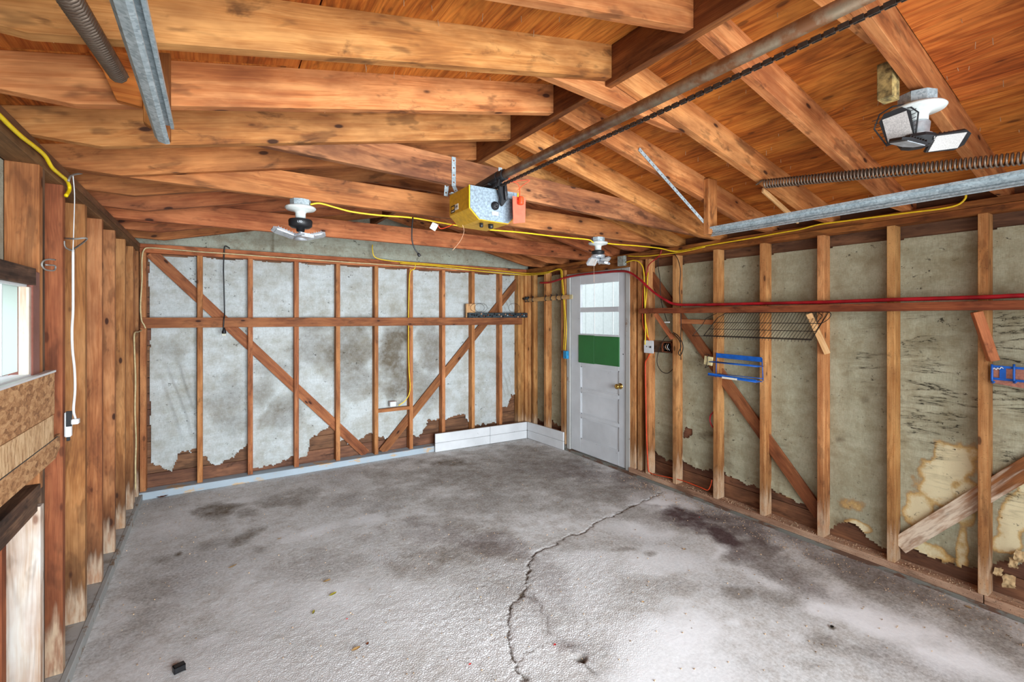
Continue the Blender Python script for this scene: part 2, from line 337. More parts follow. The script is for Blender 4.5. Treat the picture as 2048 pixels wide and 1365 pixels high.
# ------------------------------------------------------------------ object helpers
WM = {}
def link(name, me, mat, parent=None, mw=None, kind=None):
    o = bpy.data.objects.new(name, me); COL.objects.link(o)
    if mat is not None and len(me.materials) == 0: me.materials.append(mat)
    mw = mw or Matrix.Identity(4)
    if parent is not None:
        o.parent = parent; o.matrix_parent_inverse = Matrix.Identity(4)
        o.matrix_basis = WM[parent.name].inverted() @ mw
    else: o.matrix_basis = mw
    WM[o.name] = mw.copy()
    if kind: o['kind'] = kind
    return o
def thing(name, label, cat, loc, group=None):
    o = bpy.data.objects.new(name, None); COL.objects.link(o); o.empty_display_size = 0.05
    o.location = loc; WM[o.name] = Matrix.Translation(Vector(loc)); o['label'] = label; o['category'] = cat
    if group: o['group'] = group
    return o
def tag(o, label, cat, group=None):
    o['label'] = label; o['category'] = cat
    if group: o['group'] = group
    return o
def setting(name):
    o = bpy.data.objects.new(name, None); COL.objects.link(o); WM[o.name] = Matrix.Identity(4); o['kind'] = 'structure'; return o
def frame(origin, xdir, up=None):
    x = Vector(xdir).normalized(); u = Vector(up) if up is not None else Vector((0, 0, 1))
    if abs(x.dot(u.normalized())) > 0.98: u = Vector((0, 1, 0))
    y = u.cross(x).normalized(); z = x.cross(y)
    m = Matrix((x, y, z)).transposed().to_4x4(); m.translation = Vector(origin); return m
def from_bm(name, bm, mat, parent=None, mw=None, smooth=False, kind=None):
    me = bpy.data.meshes.new(name); bmesh.ops.recalc_face_normals(bm, faces=bm.faces[:]); bm.to_mesh(me); bm.free()
    if smooth:
        for p in me.polygons: p.use_smooth = True
    return link(name, me, mat, parent, mw, kind)
def local(name, bm, mat, parent, origin, xdir, up=None, bevel=0.0, smooth=False, kind=None):
    """bm in world coordinates -> own frame with X along the piece"""
    mw = frame(origin, xdir, up); bm.transform(mw.inverted())
    if bevel: bmesh.ops.bevel(bm, geom=bm.edges[:], offset=bevel, segments=1, affect='EDGES', profile=0.5)
    return from_bm(name, bm, mat, parent, mw, smooth, kind)
def box_bm(x0, x1, y0, y1, z0, z1, bm=None):
    bm = bm or bmesh.new()
    v = [bm.verts.new(p) for p in ((x0, y0, z0), (x1, y0, z0), (x1, y1, z0), (x0, y1, z0), (x0, y0, z1), (x1, y0, z1), (x1, y1, z1), (x0, y1, z1))]
    for f in ((0, 3, 2, 1), (4, 5, 6, 7), (0, 1, 5, 4), (1, 2, 6, 5), (2, 3, 7, 6), (3, 0, 4, 7)): bm.faces.new([v[i] for i in f])
    return bm
def box(name, x0, x1, y0, y1, z0, z1, mat, parent=None, bevel=0.0015, axis=None, kind=None):
    d = (abs(x1-x0), abs(y1-y0), abs(z1-z0)); ax = axis if axis is not None else d.index(max(d))
    xd = [(1, 0, 0), (0, 1, 0), (0, 0, 1)][ax]
    return local(name, box_bm(min(x0, x1), max(x0, x1), min(y0, y1), max(y0, y1), min(z0, z1), max(z0, z1)), mat, parent,
                 ((x0+x1)/2, (y0+y1)/2, (z0+z1)/2), xd, None, bevel, kind=kind)
def beam(name, p0, p1, w_, h_, mat, parent=None, up=None, bevel=0.0015):
    p0, p1 = Vector(p0), Vector(p1); L = (p1-p0).length
    bm = box_bm(-L/2, L/2, -w_/2, w_/2, -h_/2, h_/2)
    if bevel: bmesh.ops.bevel(bm, geom=bm.edges[:], offset=bevel, segments=1, affect='EDGES', profile=0.5)
    return from_bm(name, bm, mat, parent, frame((p0+p1)/2, p1-p0, up))
def prism_bm(pts, ext, bm=None):
    bm = bm or bmesh.new(); e = Vector(ext)
    a = [bm.verts.new(Vector(p)) for p in pts]; b = [bm.verts.new(Vector(p)+e) for p in pts]; n = len(pts)
    bm.faces.new(a); bm.faces.new(list(reversed(b)))
    for i in range(n): bm.faces.new((a[i], b[i], b[(i+1) % n], a[(i+1) % n]))
    return bm
def prism(name, pts, ext, mat, parent=None, xdir=(1, 0, 0), bevel=0.0):
    c = sum((Vector(p) for p in pts), Vector())/len(pts)+Vector(ext)/2
    return local(name, prism_bm(pts, ext), mat, parent, c, xdir, None, bevel)
def smooth_path(pts, n=6):
    pts = [Vector(p) for p in pts]
    if len(pts) < 3: return pts
    q = [2*pts[0]-pts[1]]+pts+[2*pts[-1]-pts[-2]]; out = []
    for i in range(1, len(q)-2):
        p0, p1, p2, p3 = q[i-1:i+3]
        for k in range(n):
            t = k/n
            out.append(0.5*((2*p1)+(-p0+p2)*t+(2*p0-5*p1+4*p2-p3)*t*t+(-p0+3*p1-3*p2+p3)*t**3))
    out.append(pts[-1]); return out
def tube_bm(path, r, seg=8, bm=None, cap=True, closed=False):
    bm = bm or bmesh.new(); path = [Vector(p) for p in path]; rings = []; nrm = None; N = len(path)
    for i, p in enumerate(path):
        if closed: t = path[(i+1) % N]-path[i-1]
        else: t = path[min(i+1, N-1)]-path[max(i-1, 0)]
        t = t.normalized() if t.length > 1e-9 else Vector((0, 0, 1))
        if nrm is None: nrm = t.orthogonal().normalized()
        nrm = nrm-t*nrm.dot(t); nrm = nrm.normalized() if nrm.length > 1e-6 else t.orthogonal().normalized(); b = t.cross(nrm)
        rr = r[i] if isinstance(r, (list, tuple)) else r
        rings.append([bm.verts.new(p+(nrm*math.cos(2*math.pi*k/seg)+b*math.sin(2*math.pi*k/seg))*rr) for k in range(seg)])
    for i in range(N-1 if not closed else N):
        A, B = rings[i], rings[(i+1) % N]
        for k in range(seg): bm.faces.new((A[k], A[(k+1) % seg], B[(k+1) % seg], B[k]))
    if cap and not closed: bm.faces.new(list(reversed(rings[0]))); bm.faces.new(rings[-1])
    return bm
def tube(name, pts, r, mat, parent=None, seg=8, n=6, smooth=True):
    path = smooth_path(pts, n) if n else [Vector(p) for p in pts]
    o0 = Vector(path[len(path)//2]); bm = tube_bm(path, r, seg); bm.transform(Matrix.Translation(-o0))
    return from_bm(name, bm, mat, parent, Matrix.Translation(o0), smooth)
def lathe_bm(prof, seg=24, bm=None, M4=None):
    """prof: list of (r, z), axis = local z"""
    bm = bm or bmesh.new(); rings = []
    for r, z in prof:
        rings.append([bm.verts.new((max(r, 1e-5)*math.cos(2*math.pi*k/seg), max(r, 1e-5)*math.sin(2*math.pi*k/seg), z)) for k in range(seg)])
    for A, B in zip(rings, rings[1:]):
        for k in range(seg): bm.faces.new((A[k], A[(k+1) % seg], B[(k+1) % seg], B[k]))
    bm.faces.new(rings[0]); bm.faces.new(rings[-1])
    return bm
def lathe(name, prof, mat, parent, loc, axis=(0, 0, 1), seg=24, smooth=True):
    q = Vector((0, 0, 1)).rotation_difference(Vector(axis).normalized()).to_matrix().to_4x4(); q.translation = Vector(loc)
    o = from_bm(name, lathe_bm(prof, seg), mat, parent, q, smooth)
    return o
def text(name, s_, size, mat, parent, mw):
    """flat lettering, made into a thin mesh"""
    cu = bpy.data.curves.new(name, 'FONT'); cu.body = s_; cu.size = size; cu.extrude = 0.0004; cu.align_x = 'CENTER'; cu.align_y = 'CENTER'
    t = bpy.data.objects.new('tmp', cu); COL.objects.link(t); dg = bpy.context.evaluated_depsgraph_get()
    me = bpy.data.meshes.new_from_object(t.evaluated_get(dg)); bpy.data.objects.remove(t, do_unlink=True); me.materials.clear()
    return link(name, me, mat, parent, mw)

# numpy value noise
def vnoise(x, y, seed=0):
    xi = np.floor(x).astype(np.int64); yi = np.floor(y).astype(np.int64); fx = x-xi; fy = y-yi
    fx = fx*fx*(3-2*fx); fy = fy*fy*(3-2*fy)
    def h(a, b):
        v = (a*374761393+b*668265263+seed*1442695041) & 0xffffffff
        v = ((v ^ (v >> 13))*1274126177) & 0xffffffff
        return ((v ^ (v >> 16)) & 0xffff)/65535.0
    return (h(xi, yi)*(1-fx)+h(xi+1, yi)*fx)*(1-fy)+(h(xi, yi+1)*(1-fx)+h(xi+1, yi+1)*fx)*fy
def fbm(x, y, oct=4, seed=0):
    r = 0*x; a = 0.5; t = 0
    for i in range(oct): r = r+a*vnoise(x*2**i, y*2**i, seed+i); t += a; a *= 0.5
    return r/t
def blobs(PX, PY, lst, warp):
    """soft ragged patches; centres and radii were read off the photograph, warp in units of the radius"""
    out = 0*PX
    for (cx, cy, rx, ry, ang, s_) in lst:
        c, s = math.cos(math.radians(ang)), math.sin(math.radians(ang))
        u = ((PX-cx)*c+(PY-cy)*s)/rx; v = (-(PX-cx)*s+(PY-cy)*c)/ry
        d = np.sqrt(u*u+v*v)+warp
        out = np.maximum(out, s_*np.clip(1.35-d, 0, 1)**0.8*np.clip((1.35-d)*2.0, 0, 1))
    return np.clip(out, 0, 1)
def grid_mesh(name, P, mask, attrs):
    """P (n,m,3) points, mask (n-1,m-1) kept cells, attrs {name: (n,m,4)}"""
    n, m = P.shape[:2]; idx = np.arange(n*m).reshape(n, m)
    q = np.stack([idx[:-1, :-1], idx[1:, :-1], idx[1:, 1:], idx[:-1, 1:]], -1)[mask]
    used = np.zeros(n*m, bool); used[q.ravel()] = True; rem = -np.ones(n*m, np.int64); rem[used] = np.arange(used.sum())
    V = P.reshape(-1, 3)[used]; q = rem[q]
    me = bpy.data.meshes.new(name); me.vertices.add(len(V)); me.vertices.foreach_set('co', V.astype(np.float32).ravel())
    me.loops.add(len(q)*4); me.loops.foreach_set('vertex_index', q.ravel().astype(np.int32))
    me.polygons.add(len(q)); me.polygons.foreach_set('loop_start', np.arange(0, len(q)*4, 4, dtype=np.int32))
    me.polygons.foreach_set('use_smooth', np.ones(len(q), bool)); me.update(calc_edges=True); me.validate()
    for k, A in attrs.items():
        at = me.color_attributes.new(k, 'FLOAT_COLOR', 'POINT'); at.data.foreach_set('color', A.reshape(-1, 4)[used].astype(np.float32).ravel())
    return me

XL, XLO, XR, XRO, YB, YBO = -0.54, -0.63, 3.455, 3.545, 5.03, 5.12
XRG, ZRG, SLP = 1.45, 2.58, 0.222          # ridge line, underside of the rafters there, slope
ZP = 2.185                                  # top of the wall plates
RD = 0.145                                  # rafter depth
def zraf(x): return ZRG-SLP*abs(x-XRG)
RY = [1.03+0.405*k for k in range(-5, 10)]  # near faces of the rafters

# ================================================================== FLOOR
def build_floor():
    xs = np.arange(-0.70, 3.60, 0.008); ys = np.arange(0.2, 5.16, 0.008); ys = np.concatenate([np.arange(-1.05, 0.2, 0.03), ys])
    X, Y = np.meshgrid(xs, ys, indexing='ij'); PX, PY = proj(X, Y, 0*X)
    vis = (X*SY+Y*CY) > 0.5; PX = np.where(vis, PX, -9999); PY = np.where(vis, PY, -9999)
    wp = (fbm(X*4.0, Y*4.0, 7, 3)-0.5)*2.3
    wp2 = (fbm(X*7, Y*7, 6, 9)-0.5)*1.7
    dark = blobs(PX, PY, [(437, 1020, 40, 15, -8, .75), (497, 1028, 28, 11, 0, .55), (580, 1000, 55, 16, -12, .55), (490, 1076, 42, 9, -25, .6), (420, 1092, 45, 11, -12, .42),
        (358, 1109, 10, 5, -20, .8), (320, 1120, 22, 9, -10, .35), (518, 1098, 14, 7, 0, .45), (290, 1180, 80, 26, -14, .38), (290, 1240, 60, 22, -20, .3),
        (900, 926, 50, 8, 0, .75), (1000, 955, 230, 45, 0, .48), (1100, 935, 120, 40, 10, .5), (880, 950, 60, 12, 0, .4), (760, 950, 40, 10, 0, .4), (700, 1000, 60, 14, 0, .3), (800, 990, 90, 16, 0, .35), (1000, 1010, 220, 30, 0, .38), (1200, 985, 120, 28, 0, .45),
        (930, 1050, 120, 22, 4, .42), (900, 1110, 90, 22, 4, .55), (960, 1105, 110, 18, 6, .5), (620, 1130, 120, 30, -10, .22), (830, 1140, 60, 22, 0, .35),
        (1320, 1040, 120, 22, 18, .4), (1600, 1160, 130, 34, 22, .42), (1750, 1165, 150, 30, 24, .5), (1900, 1215, 160, 28, 24, .55), (2020, 1290, 120, 26, 24, .45), (1500, 1090, 110, 30, 24, .5),
        (1480, 1185, 32, 15, 10, .6), (1560, 1195, 50, 20, 15, .45), (1650, 1285, 46, 15, 10, .45), (1700, 1300, 60, 14, 10, .3), (1620, 1330, 60, 16, 10, .3),
        (1250, 1100, 22, 6, 0, .5), (1300, 1108, 12, 5, 0, .5), (1345, 1170, 40, 22, 0, .2), (1665, 1257, 8, 4, 0, .9), (1180, 1080, 80, 20, 0, .2)], wp2)
    purple = blobs(PX, PY, [(1390, 1045, 75, 24, 22, .85), (1440, 1072, 55, 22, 25, .95), (1470, 1100, 70, 16, 24, .5), (1480, 1062, 85, 24, 24, .55), (1250, 960, 70, 14, 10, .35), (1540, 1130, 120, 30, 24, .3),
        (990, 1095, 80, 24, 4, .5), (860, 1070, 90, 26, 0, .3), (1100, 1160, 60, 30, 60, .25), (1700, 1130, 150, 30, 24, .3), (1190, 950, 120, 20, 8, .3), (1850, 1340, 140, 26, 22, .15)], wp2)
    light = blobs(PX, PY, [(1310, 1005, 60, 18, 10, 1.0), (1270, 1050, 70, 26, 0, .55), (1370, 1010, 30, 8, 20, .6), (1760, 1250, 150, 36, 22, .95), (1890, 1320, 150, 40, 20, .95), (1720, 1220, 60, 22, 20, .9), (1640, 1220, 30, 16, 20, .7),
        (1540, 1165, 80, 20, 20, .5), (1390, 1260, 90, 50, 10, .6), (1400, 1330, 160, 60, 0, .5), (1250, 1330, 200, 70, 0, .5), (1130, 1180, 120, 60, 0, .42), (1000, 1290, 240, 80, 0, .5), (760, 1230, 240, 90, 0, .4), (560, 1180, 220, 70, -10, .25), (500, 1330, 220, 60, 0, .35), (720, 1330, 220, 60, 0, .35),
        (420, 1280, 46, 14, -20, .5), (640, 1060, 80, 12, -18, .45), (470, 1005, 30, 5, -15, .4), (730, 1035, 70, 10, -12, .45), (350, 1050, 100, 36, -14, .22), (1180, 1120, 90, 26, 0, .5), (1300, 1130, 90, 30, 0, .4), (800, 1200, 160, 60, 0, .35),
        (1470, 1245, 30, 14, 0, .6), (1450, 1098, 8, 30, 50, .5), (1560, 1110, 4, 24, 60, .5), (1900, 1190, 24, 8, 20, .3)], wp)
    # crack polyline read off the photograph, on the floor plane
    def near(pts, jit):
        P = [onz(px, py, 0.0) for px, py in pts]; dm = np.full(X.shape, 9.0)
        jx = (fbm(X*30, Y*30, 3, 21)-.5)*jit; jy = (fbm(X*30+9, Y*30, 3, 22)-.5)*jit; U, V = X+jx, Y+jy
        for a, b in zip(P, P[1:]):
            ax, ay, bx, by = a.x, a.y, b.x, b.y; L2 = (bx-ax)**2+(by-ay)**2
            t = np.clip(((U-ax)*(bx-ax)+(V-ay)*(by-ay))/L2, 0, 1)
            dm = np.minimum(dm, np.hypot(U-ax-t*(bx-ax), V-ay-t*(by-ay)))
        return dm
    main = near([(1325, 984), (1290, 1002), (1250, 1018), (1222, 1033), (1190, 1045), (1172, 1064), (1135, 1072), (1110, 1088), (1078, 1100), (1062, 1116), (1057, 1140), (1052, 1165), (1048, 1186), (1028, 1205), (1014, 1228), (1020, 1255), (1016, 1290), (1028, 1325), (1048, 1365)], 0.06)
    side = near([(1048, 1186), (1075, 1200), (1092, 1240), (1100, 1262)], 0.08)
    side2 = near([(1160, 1318), (1175, 1335), (1192, 1350)], 0.03); side3 = near([(1042, 1322), (1060, 1305), (1100, 1285)], 0.05)
    mad = near([(1128, 1290), (1150, 1296), (1162, 1316)], 0.05)
    crack = (1.25*np.clip(1-main/(0.0045+.006*fbm(X*8, Y*8, 2, 51)), 0, 1))+0.5*np.clip(1-side/0.009, 0, 1)+0.8*np.clip(1-side2/0.010, 0, 1)+0.5*np.clip(1-side3/0.008, 0, 1)
    crackr = np.clip(1-main/0.03, 0, 1)*0.12
    hole = onz(1160, 1316, 0); hr = np.hypot(X-hole.x, Y-hole.y)+(fbm(X*40, Y*40, 3, 5)-.5)*0.03
    bump_ = onz(1138, 1304, 0); br = np.hypot(X-bump_.x, (Y-bump_.y))
    Z = (fbm(X*1.5, Y*1.5, 3, 31)-.5)*0.006+(fbm(X*18, Y*18, 4, 33)-.5)*0.002
    rough = blobs(PX, PY, [(1000, 1230, 300, 190, 0, 1.0), (800, 1320, 350, 130, 0, .7), (1000, 1130, 260, 60, 0, .6), (560, 1250, 300, 150, -10, .3), (700, 1120, 220, 80, -10, .35)], (fbm(X*2, Y*2, 3, 41)-.5)*.6)
    Z += (fbm(X*55, Y*55, 2, 35)-.5)*0.006*rough
    Z -= 0.008*np.clip(crack, 0, 1)+0.002*np.clip(1-main/0.04, 0, 1)
    Z += 0.009*np.exp(-(br/0.035)**2); Z -= 0.045*np.clip(1-hr/0.028, 0, 1)
    Z = np.where(X < -0.53, np.minimum(Z, 0)-0.004, Z)
    P = np.stack([X, Y, Z], -1); one = np.ones_like(X)
    holec = np.clip(1-hr/0.03, 0, 1); purple = np.maximum(purple, 0.45*np.clip(1-mad/0.07, 0, 1)+0.3*np.clip(1-side/.06, 0, 1)+crackr)
    me = grid_mesh('floor', P, np.ones((len(xs)-1, len(ys)-1), bool), {'stain': np.stack([dark, light, purple, one], -1),
        'relief': np.stack([np.clip(crack+holec*1.3, 0, 1), rough, 0*X, one], -1)})
    return link('floor', me, M['concrete'], None, None, 'structure')
floor = build_floor()

# ================================================================== WALLS
wl, wb, wr, wf, ce = (setting(n) for n in ('wall_left', 'wall_back', 'wall_right', 'wall_front', 'ceiling'))

def lay(plane, u0, u1, z0, z1, step=0.009):
    nu, nz = max(3, int((u1-u0)/step)), max(3, int((z1-z0)/step))
    return np.meshgrid(np.linspace(u0, u1, nu), np.linspace(z0, z1, nz), indexing='ij')
def paper_bay(name, plane, c, u0, u1, bot, top, mat, parent, seed, dirt=(), cream=(), aged=(), sag=0.02, fold=0.006, left=0.0, right=0.0, wrinkle=(), holes=()):
    """one bay of building paper; plane 'y' (back wall) or 'x' (right wall); bot = [(u_fraction, z)] ragged lower edge"""
    U, Z = lay(plane, u0, u1, 0.06, top)
    t = (U-u0)/(u1-u0)
    lo = np.interp(t, [b[0] for b in bot], [b[1] for b in bot])
    rag = (fbm(U*26, Z*26, 5, seed)-.5)*0.09
    keep = (Z > lo+rag)
    if lo.max() < 0.07: keep |= True
    keep &= Z < top-sag*np.sin(np.pi*t)-(vnoise(U*120, Z*0+seed, seed)*0.008)
    ew = (fbm(Z*9+seed, U*4, 4, seed+3)-.35)*0.10
    if left: keep &= t*(u1-u0) > left*np.clip(1.1-Z*0.4, 0.15, 1)+ew*min(1, left*8)
    if right: keep &= (1-t)*(u1-u0) > right+ew*min(1, right*8)
    for (hx, hy, hr) in holes:
        pxx, pyy = (proj(U, 0*U+c, Z) if plane == 'y' else proj(0*U+c, U, Z))
        keep &= np.hypot(pxx-hx, pyy-hy)/hr+(fbm(U*30, Z*30, 3, seed+8)-.5)*1.6 > 1
    n = fbm(U*2.2+seed, Z*1.6, 4, seed+1)-.5
    edge = np.minimum(t, 1-t)*(u1-u0); pin = np.clip(edge/0.05, 0, 1)
    off = n*fold*3*pin+(fbm(U*14, Z*5, 3, seed+2)-.5)*fold*pin
    for (w0, w1, amp, fr) in wrinkle:                      # hanging folds from (u,z) w0 to w1
        ax, az = w0; bx, bz = w1; L = math.hypot(bx-ax, bz-az); dxn, dzn = (bx-ax)/L, (bz-az)/L
        al = np.clip(((U-ax)*dxn+(Z-az)*dzn)/L, 0, 1); pe = -(U-ax)*dzn+(Z-az)*dxn
        pe = pe+(fbm(U*5, Z*3, 2, seed)-.5)*.03
        off = off-amp*np.sin(pe*fr)*np.exp(-(pe/0.10)**2)*np.sin(np.pi*np.clip(al, 0.02, 0.98))
    off = np.minimum(off, 0.004)
    off = off+np.clip(1-(Z-lo-rag)/0.06, 0, 1)*(-0.012)*(lo > 0.07)
    if plane == 'y': P = np.stack([U, c+off, Z], -1)
    else: P = np.stack([c+off, U, Z], -1)
    PX, PY = proj(P[..., 0], P[..., 1], P[..., 2]); wp = (fbm(U*6, Z*6, 4, seed+5)-.5)*1.4
    A = np.stack([blobs(PX, PY, dirt, wp), blobs(PX, PY, cream, wp), blobs(PX, PY, aged, wp), np.ones_like(U)], -1)
    o = np.array([(u0+u1)/2, c, 1.0]) if plane == 'y' else np.array([c, (u0+u1)/2, 1.0])
    k = keep[:-1, :-1] & keep[1:, :-1] & keep[1:, 1:] & keep[:-1, 1:]
    if not k.any(): return
    me = grid_mesh(name, P-o, k, {'dirt': A})
    return link(name, me, mat, parent, Matrix.Translation(Vector(o)))

# ---------------- back wall
for i in range(16):                                        # board siding outside the paper
    z0 = 0.04+0.141*i
    box('siding_board', XLO, XRO, YBO+0.014, YBO+0.032+0.004*(i % 2), z0, z0+0.137, M['siding'], wb)
box('outer_skin', XLO-.05, XRO+.05, YBO+0.040, YBO+0.055, -0.05, 3.1, M['roof'], wb, 0)
box('sill_plate', XLO, XRO, 4.992, YBO, 0.0, 0.062, M['silb'], wb, 0.003)
bst = [-0.135, 0.262, 0.663, 1.058, 1.457, 1.852, 2.250, 2.645, 3.042]
for x in bst:
    box('stud', x, x+0.041, YB+R.uniform(-.003, .003), YBO, 0.062, 2.11, M['studb'], wb, axis=2)
for x0, x1, y0 in ((XL-0.0, XL+0.042, YB), (3.325, 3.366, YB), (3.372, 3.413, YB+0.004), (3.414, 3.455, YB-0.03)):
    box('stud', x0, x1, y0, YBO, 0.062, 2.11, M['studb' if x0 < 0 else 'stud'], wb, axis=2)
box('top_plate', XLO, XRO, YB, YBO, 2.11, 2.147, M['deep'], wb); box('top_plate', XLO, XRO, YB-0.004, YBO, 2.149, 2.185, M['deep'], wb)
box('shelf_rail', XL+0.01, 3.37, YB-0.028, YB-0.003, 1.462, 1.552, M['brace'], wb)
def wall_brace(a, b, wid, mat, parent, plane, c, th=0.02):
    p0 = ony(*a, c) if plane == 'y' else onx(*a, c); p1 = ony(*b, c) if plane == 'y' else onx(*b, c)
    nrm = Vector((0, 1, 0)) if plane == 'y' else Vector((1, 0, 0))
    return beam('diagonal_brace', p0, p1, wid, th, mat, parent, up=nrm)
wall_brace((302, 506), (732, 908), 0.092, M['brace'], wb, 'y', YBO-0.024)
wall_brace((1041, 556), (764, 904), 0.092, M['brace'], wb, 'y', YBO-0.024)
p = ony(788, 819, YB+.02); box('blocking', 1.457+.041, 1.852, YB+0.0, YBO-0.04, p.z-0.018, p.z+0.018, M['studb'], wb)
p = ony(1120, 600, YB)
# paper bays of the back wall
bu = [XL+0.042]+bst+[3.325]
bots = [[(0, .30), (.35, .20), (.5, .16), (.62, .33), (1, .36)], [(0, .27), (.3, .17), (.6, .2), (1, .33)], [(0, .1), (.5, .09), (1, .15)], [(0, .1), (.25, .12), (.35, .30), (.8, .40), (1, .45)],
        [(0, .24), (.5, .2), (1, .28)], [(0, .26), (.3, .19), (.7, .2), (1, .33)], [(0, .21), (.3, .16), (.6, .33), (1, .34)], [(0, .30), (.4, .35), (.8, .36), (1, .24)], [(0, .2), (1, .2)], [(0, .40), (.5, .38), (.7, .50), (1, .54)]]
bdirt = [(690, 560, 40, 40, 0, 0.16), (700, 700, 60, 70, 10, 0.85), (640, 700, 60, 50, 0, 0.54), (720, 760, 50, 40, 0, 0.62), (790, 700, 34, 60, 0, 1.00), (800, 740, 40, 40, 0, 0.78), (860, 700, 30, 50, 0, 0.70), (790, 780, 36, 20, 0, 0.85), (850, 780, 30, 40, 0, 0.62),
         (560, 820, 45, 40, 0, 0.70), (520, 790, 40, 40, 0, 0.54), (460, 820, 40, 60, 0, 0.54), (440, 800, 60, 30, 0, 0.46), (640, 650, 40, 20, 0, 0.62), (540, 740, 60, 16, 0, 0.46), (690, 900, 30, 15, 0, 0.46), (345, 700, 30, 20, 0, 0.31)]
for i in range(len(bu)-1):
    u0 = bu[i] + (0.041 if i else 0.0); u1 = bu[i+1]
    wr_ = ()
    if i == 0: wr_ = (((0.0-.36, 1.15), (-.15, .40), 0.016, 75), ((-.30, 1.3), (-.16, .55), 0.012, 60))
    if i == 9: wr_ = (((3.13, 1.85), (3.3, 1.5), 0.012, 110), ((3.1, .9), (3.22, .5), 0.012, 100))
    paper_bay('building_paper', 'y', YBO, u0-.002, u1+.002, bots[i], 2.122, M['paperb'], wb, 50+i*7, bdirt, (), (), 0.018, 0.006, 0.022 if i == 0 else 0, 0.002 if i == 0 else 0, wr_)
# gable above the plates
pts = [(XLO, ZP), (XRG, ZRG+0.145+0.02), (XRO, ZP)]
xs_ = np.linspace(XLO, XRO, 260); zs_ = np.linspace(0, 1, 44); Xg, Tg = np.meshgrid(xs_, zs_, indexing='ij')
Zg = 2.16+(np.clip(ZRG+RD+0.02-SLP*np.abs(Xg-XRG), 2.2, 9)-2.16)*Tg
vrt = np.exp(-((Xg-0.22)/0.07)**2)
Yg = YBO+0.0+(fbm(Xg*5, Zg*9, 4, 77)-.5)*0.012-vrt*0.03*np.abs(np.sin((Xg-0.22)*60+Zg*40))
PXg, PYg = proj(Xg, Yg, Zg)
Ag = np.stack([blobs(PXg, PYg, [(545, 490, 3, 40, 0, .9), (540, 485, 40, 10, 0, .4)], 0), 0*Xg, 0.3+0*Xg, 1+0*Xg], -1)
link('gable_paper', grid_mesh('gable_paper', np.stack([Xg, Yg, Zg], -1), np.ones((259, 43), bool), {'dirt': Ag}), M['paperg'], wb)

# ---------------- right wall
for i in range(16):
    z0 = 0.04+0.141*i
    if z0 < 0.08: segs = ((-1.0, 3.2), (4.24, YBO))
    elif z0 < 2.03: segs = ((-1.0, 3.2), (4.24, YBO))
    else: segs = ((-1.0, YBO),)
    for a, b in segs: box('siding_board', XRO+0.012, XRO+0.030+0.004*(i % 2), a, b, z0, z0+0.137, M['siding'], wr)
for a, b, z0, z1 in ((-1.0, 3.21, -0.05, 2.4), (4.23, YBO+.05, -0.05, 2.4), (3.21, 4.23, 2.06, 2.4)):
    box('outer_skin', XRO+0.036, XRO+0.05, a, b, z0, z1, M['roof'], wr, 0)
rst = [2.675, 2.271, 1.885, 1.489, 1.102, 0.701, 0.300, -0.10, -0.50, -0.90]
for y in rst: box('stud', XR+R.uniform(-.003, .003), XRO, y, y+0.040, 0.066, 2.11, M['stud'], wr, axis=2)
for y0, y1, x0 in ((2.985, 3.026, XR), (3.10, 3.14, XR+0.02), (3.165, 3.235, XR+0.012), (4.225, 4.262, XR), (4.27, 4.31, XR+.006), (4.60, 4.642, XR), (4.985, 5.026, XR), (4.90, 4.94, XR+.03)):
    box('stud', x0, XRO, y0, y1, 0.066, 2.11, M['stud'], wr, axis=2)
box('top_plate', XR, XRO, -1.0, YBO, 2.11, 2.147, M['plater'], wr, axis=1); box('top_plate', XR-0.003, XRO, -1.0, YBO, 2.149, 2.185, M['plater'], wr, axis=1)
box('header', XR+0.02, XRO, 3.235, 4.225, 2.055, 2.11, M['plater'], wr)
box('sill_plate', XR-0.004, XRO+.01, 0.72, 3.235, 0.022, 0.066, M['sillr'], wr, 0.003); box('sill_plate', XR-0.006, XRO+.01, -1.0, 0.716, 0.020, 0.068, M['sillr'], wr, 0.003)
box('sill_plate', XR-0.003, XRO+.01, 4.225, YBO, 0.0, 0.066, M['silg'], wr, 0.003)
box('curb', XR-0.014, XRO+.01, -1.0, 3.235, -0.03, 0.024, M['silg'], wr, 0.003); box('threshold', XR-0.01, XRO+.05, 3.235, 4.225, -0.03, 0.022, M['silg'], wr, 0.003)
wall_brace((1282, 524), (1642, 1032), 0.092, M['brace'], wr, 'x', XRO-0.024)
wall_brace((1798, 1092), (2090, 915), 0.092, M['bracer'], wr, 'x', XRO-0.024)
beam('blocking', onx(1352, 643, XRO-.03), onx(1436, 645, XRO-.03), 0.03, 0.04, M['studb'], wr)
ru = sorted([(3.026, 3.165)] + [(2.675+.04, 2.985), (2.271+.04, 2.675), (1.885+.04, 2.271), (1.489+.04, 1.885), (1.102+.04, 1.489), (0.701+.04, 1.102), (0.30+.04, 0.701), (-0.06, 0.30), (-.46, -.10), (-.86, -.50), (4.31, 4.60), (4.642, 4.985)])
rdirt = [(1430, 870, 30, 8, 0, .9), (1680, 880, 12, 8, 0, .8), (1990, 640, 40, 60, 0, .3), (1850, 690, 40, 20, 0, .4), (1900, 1130, 60, 24, 20, .95), (1950, 1150, 40, 20, 0, .9), (1900, 850, 60, 30, 0, .25), (1325, 900, 30, 30, 0, .5), (1440, 930, 30, 40, 0, .35), (1730, 800, 10, 8, 0, .6), (1990, 1120, 60, 30, 0, .7), (1690, 1045, 30, 10, 0, .5)]
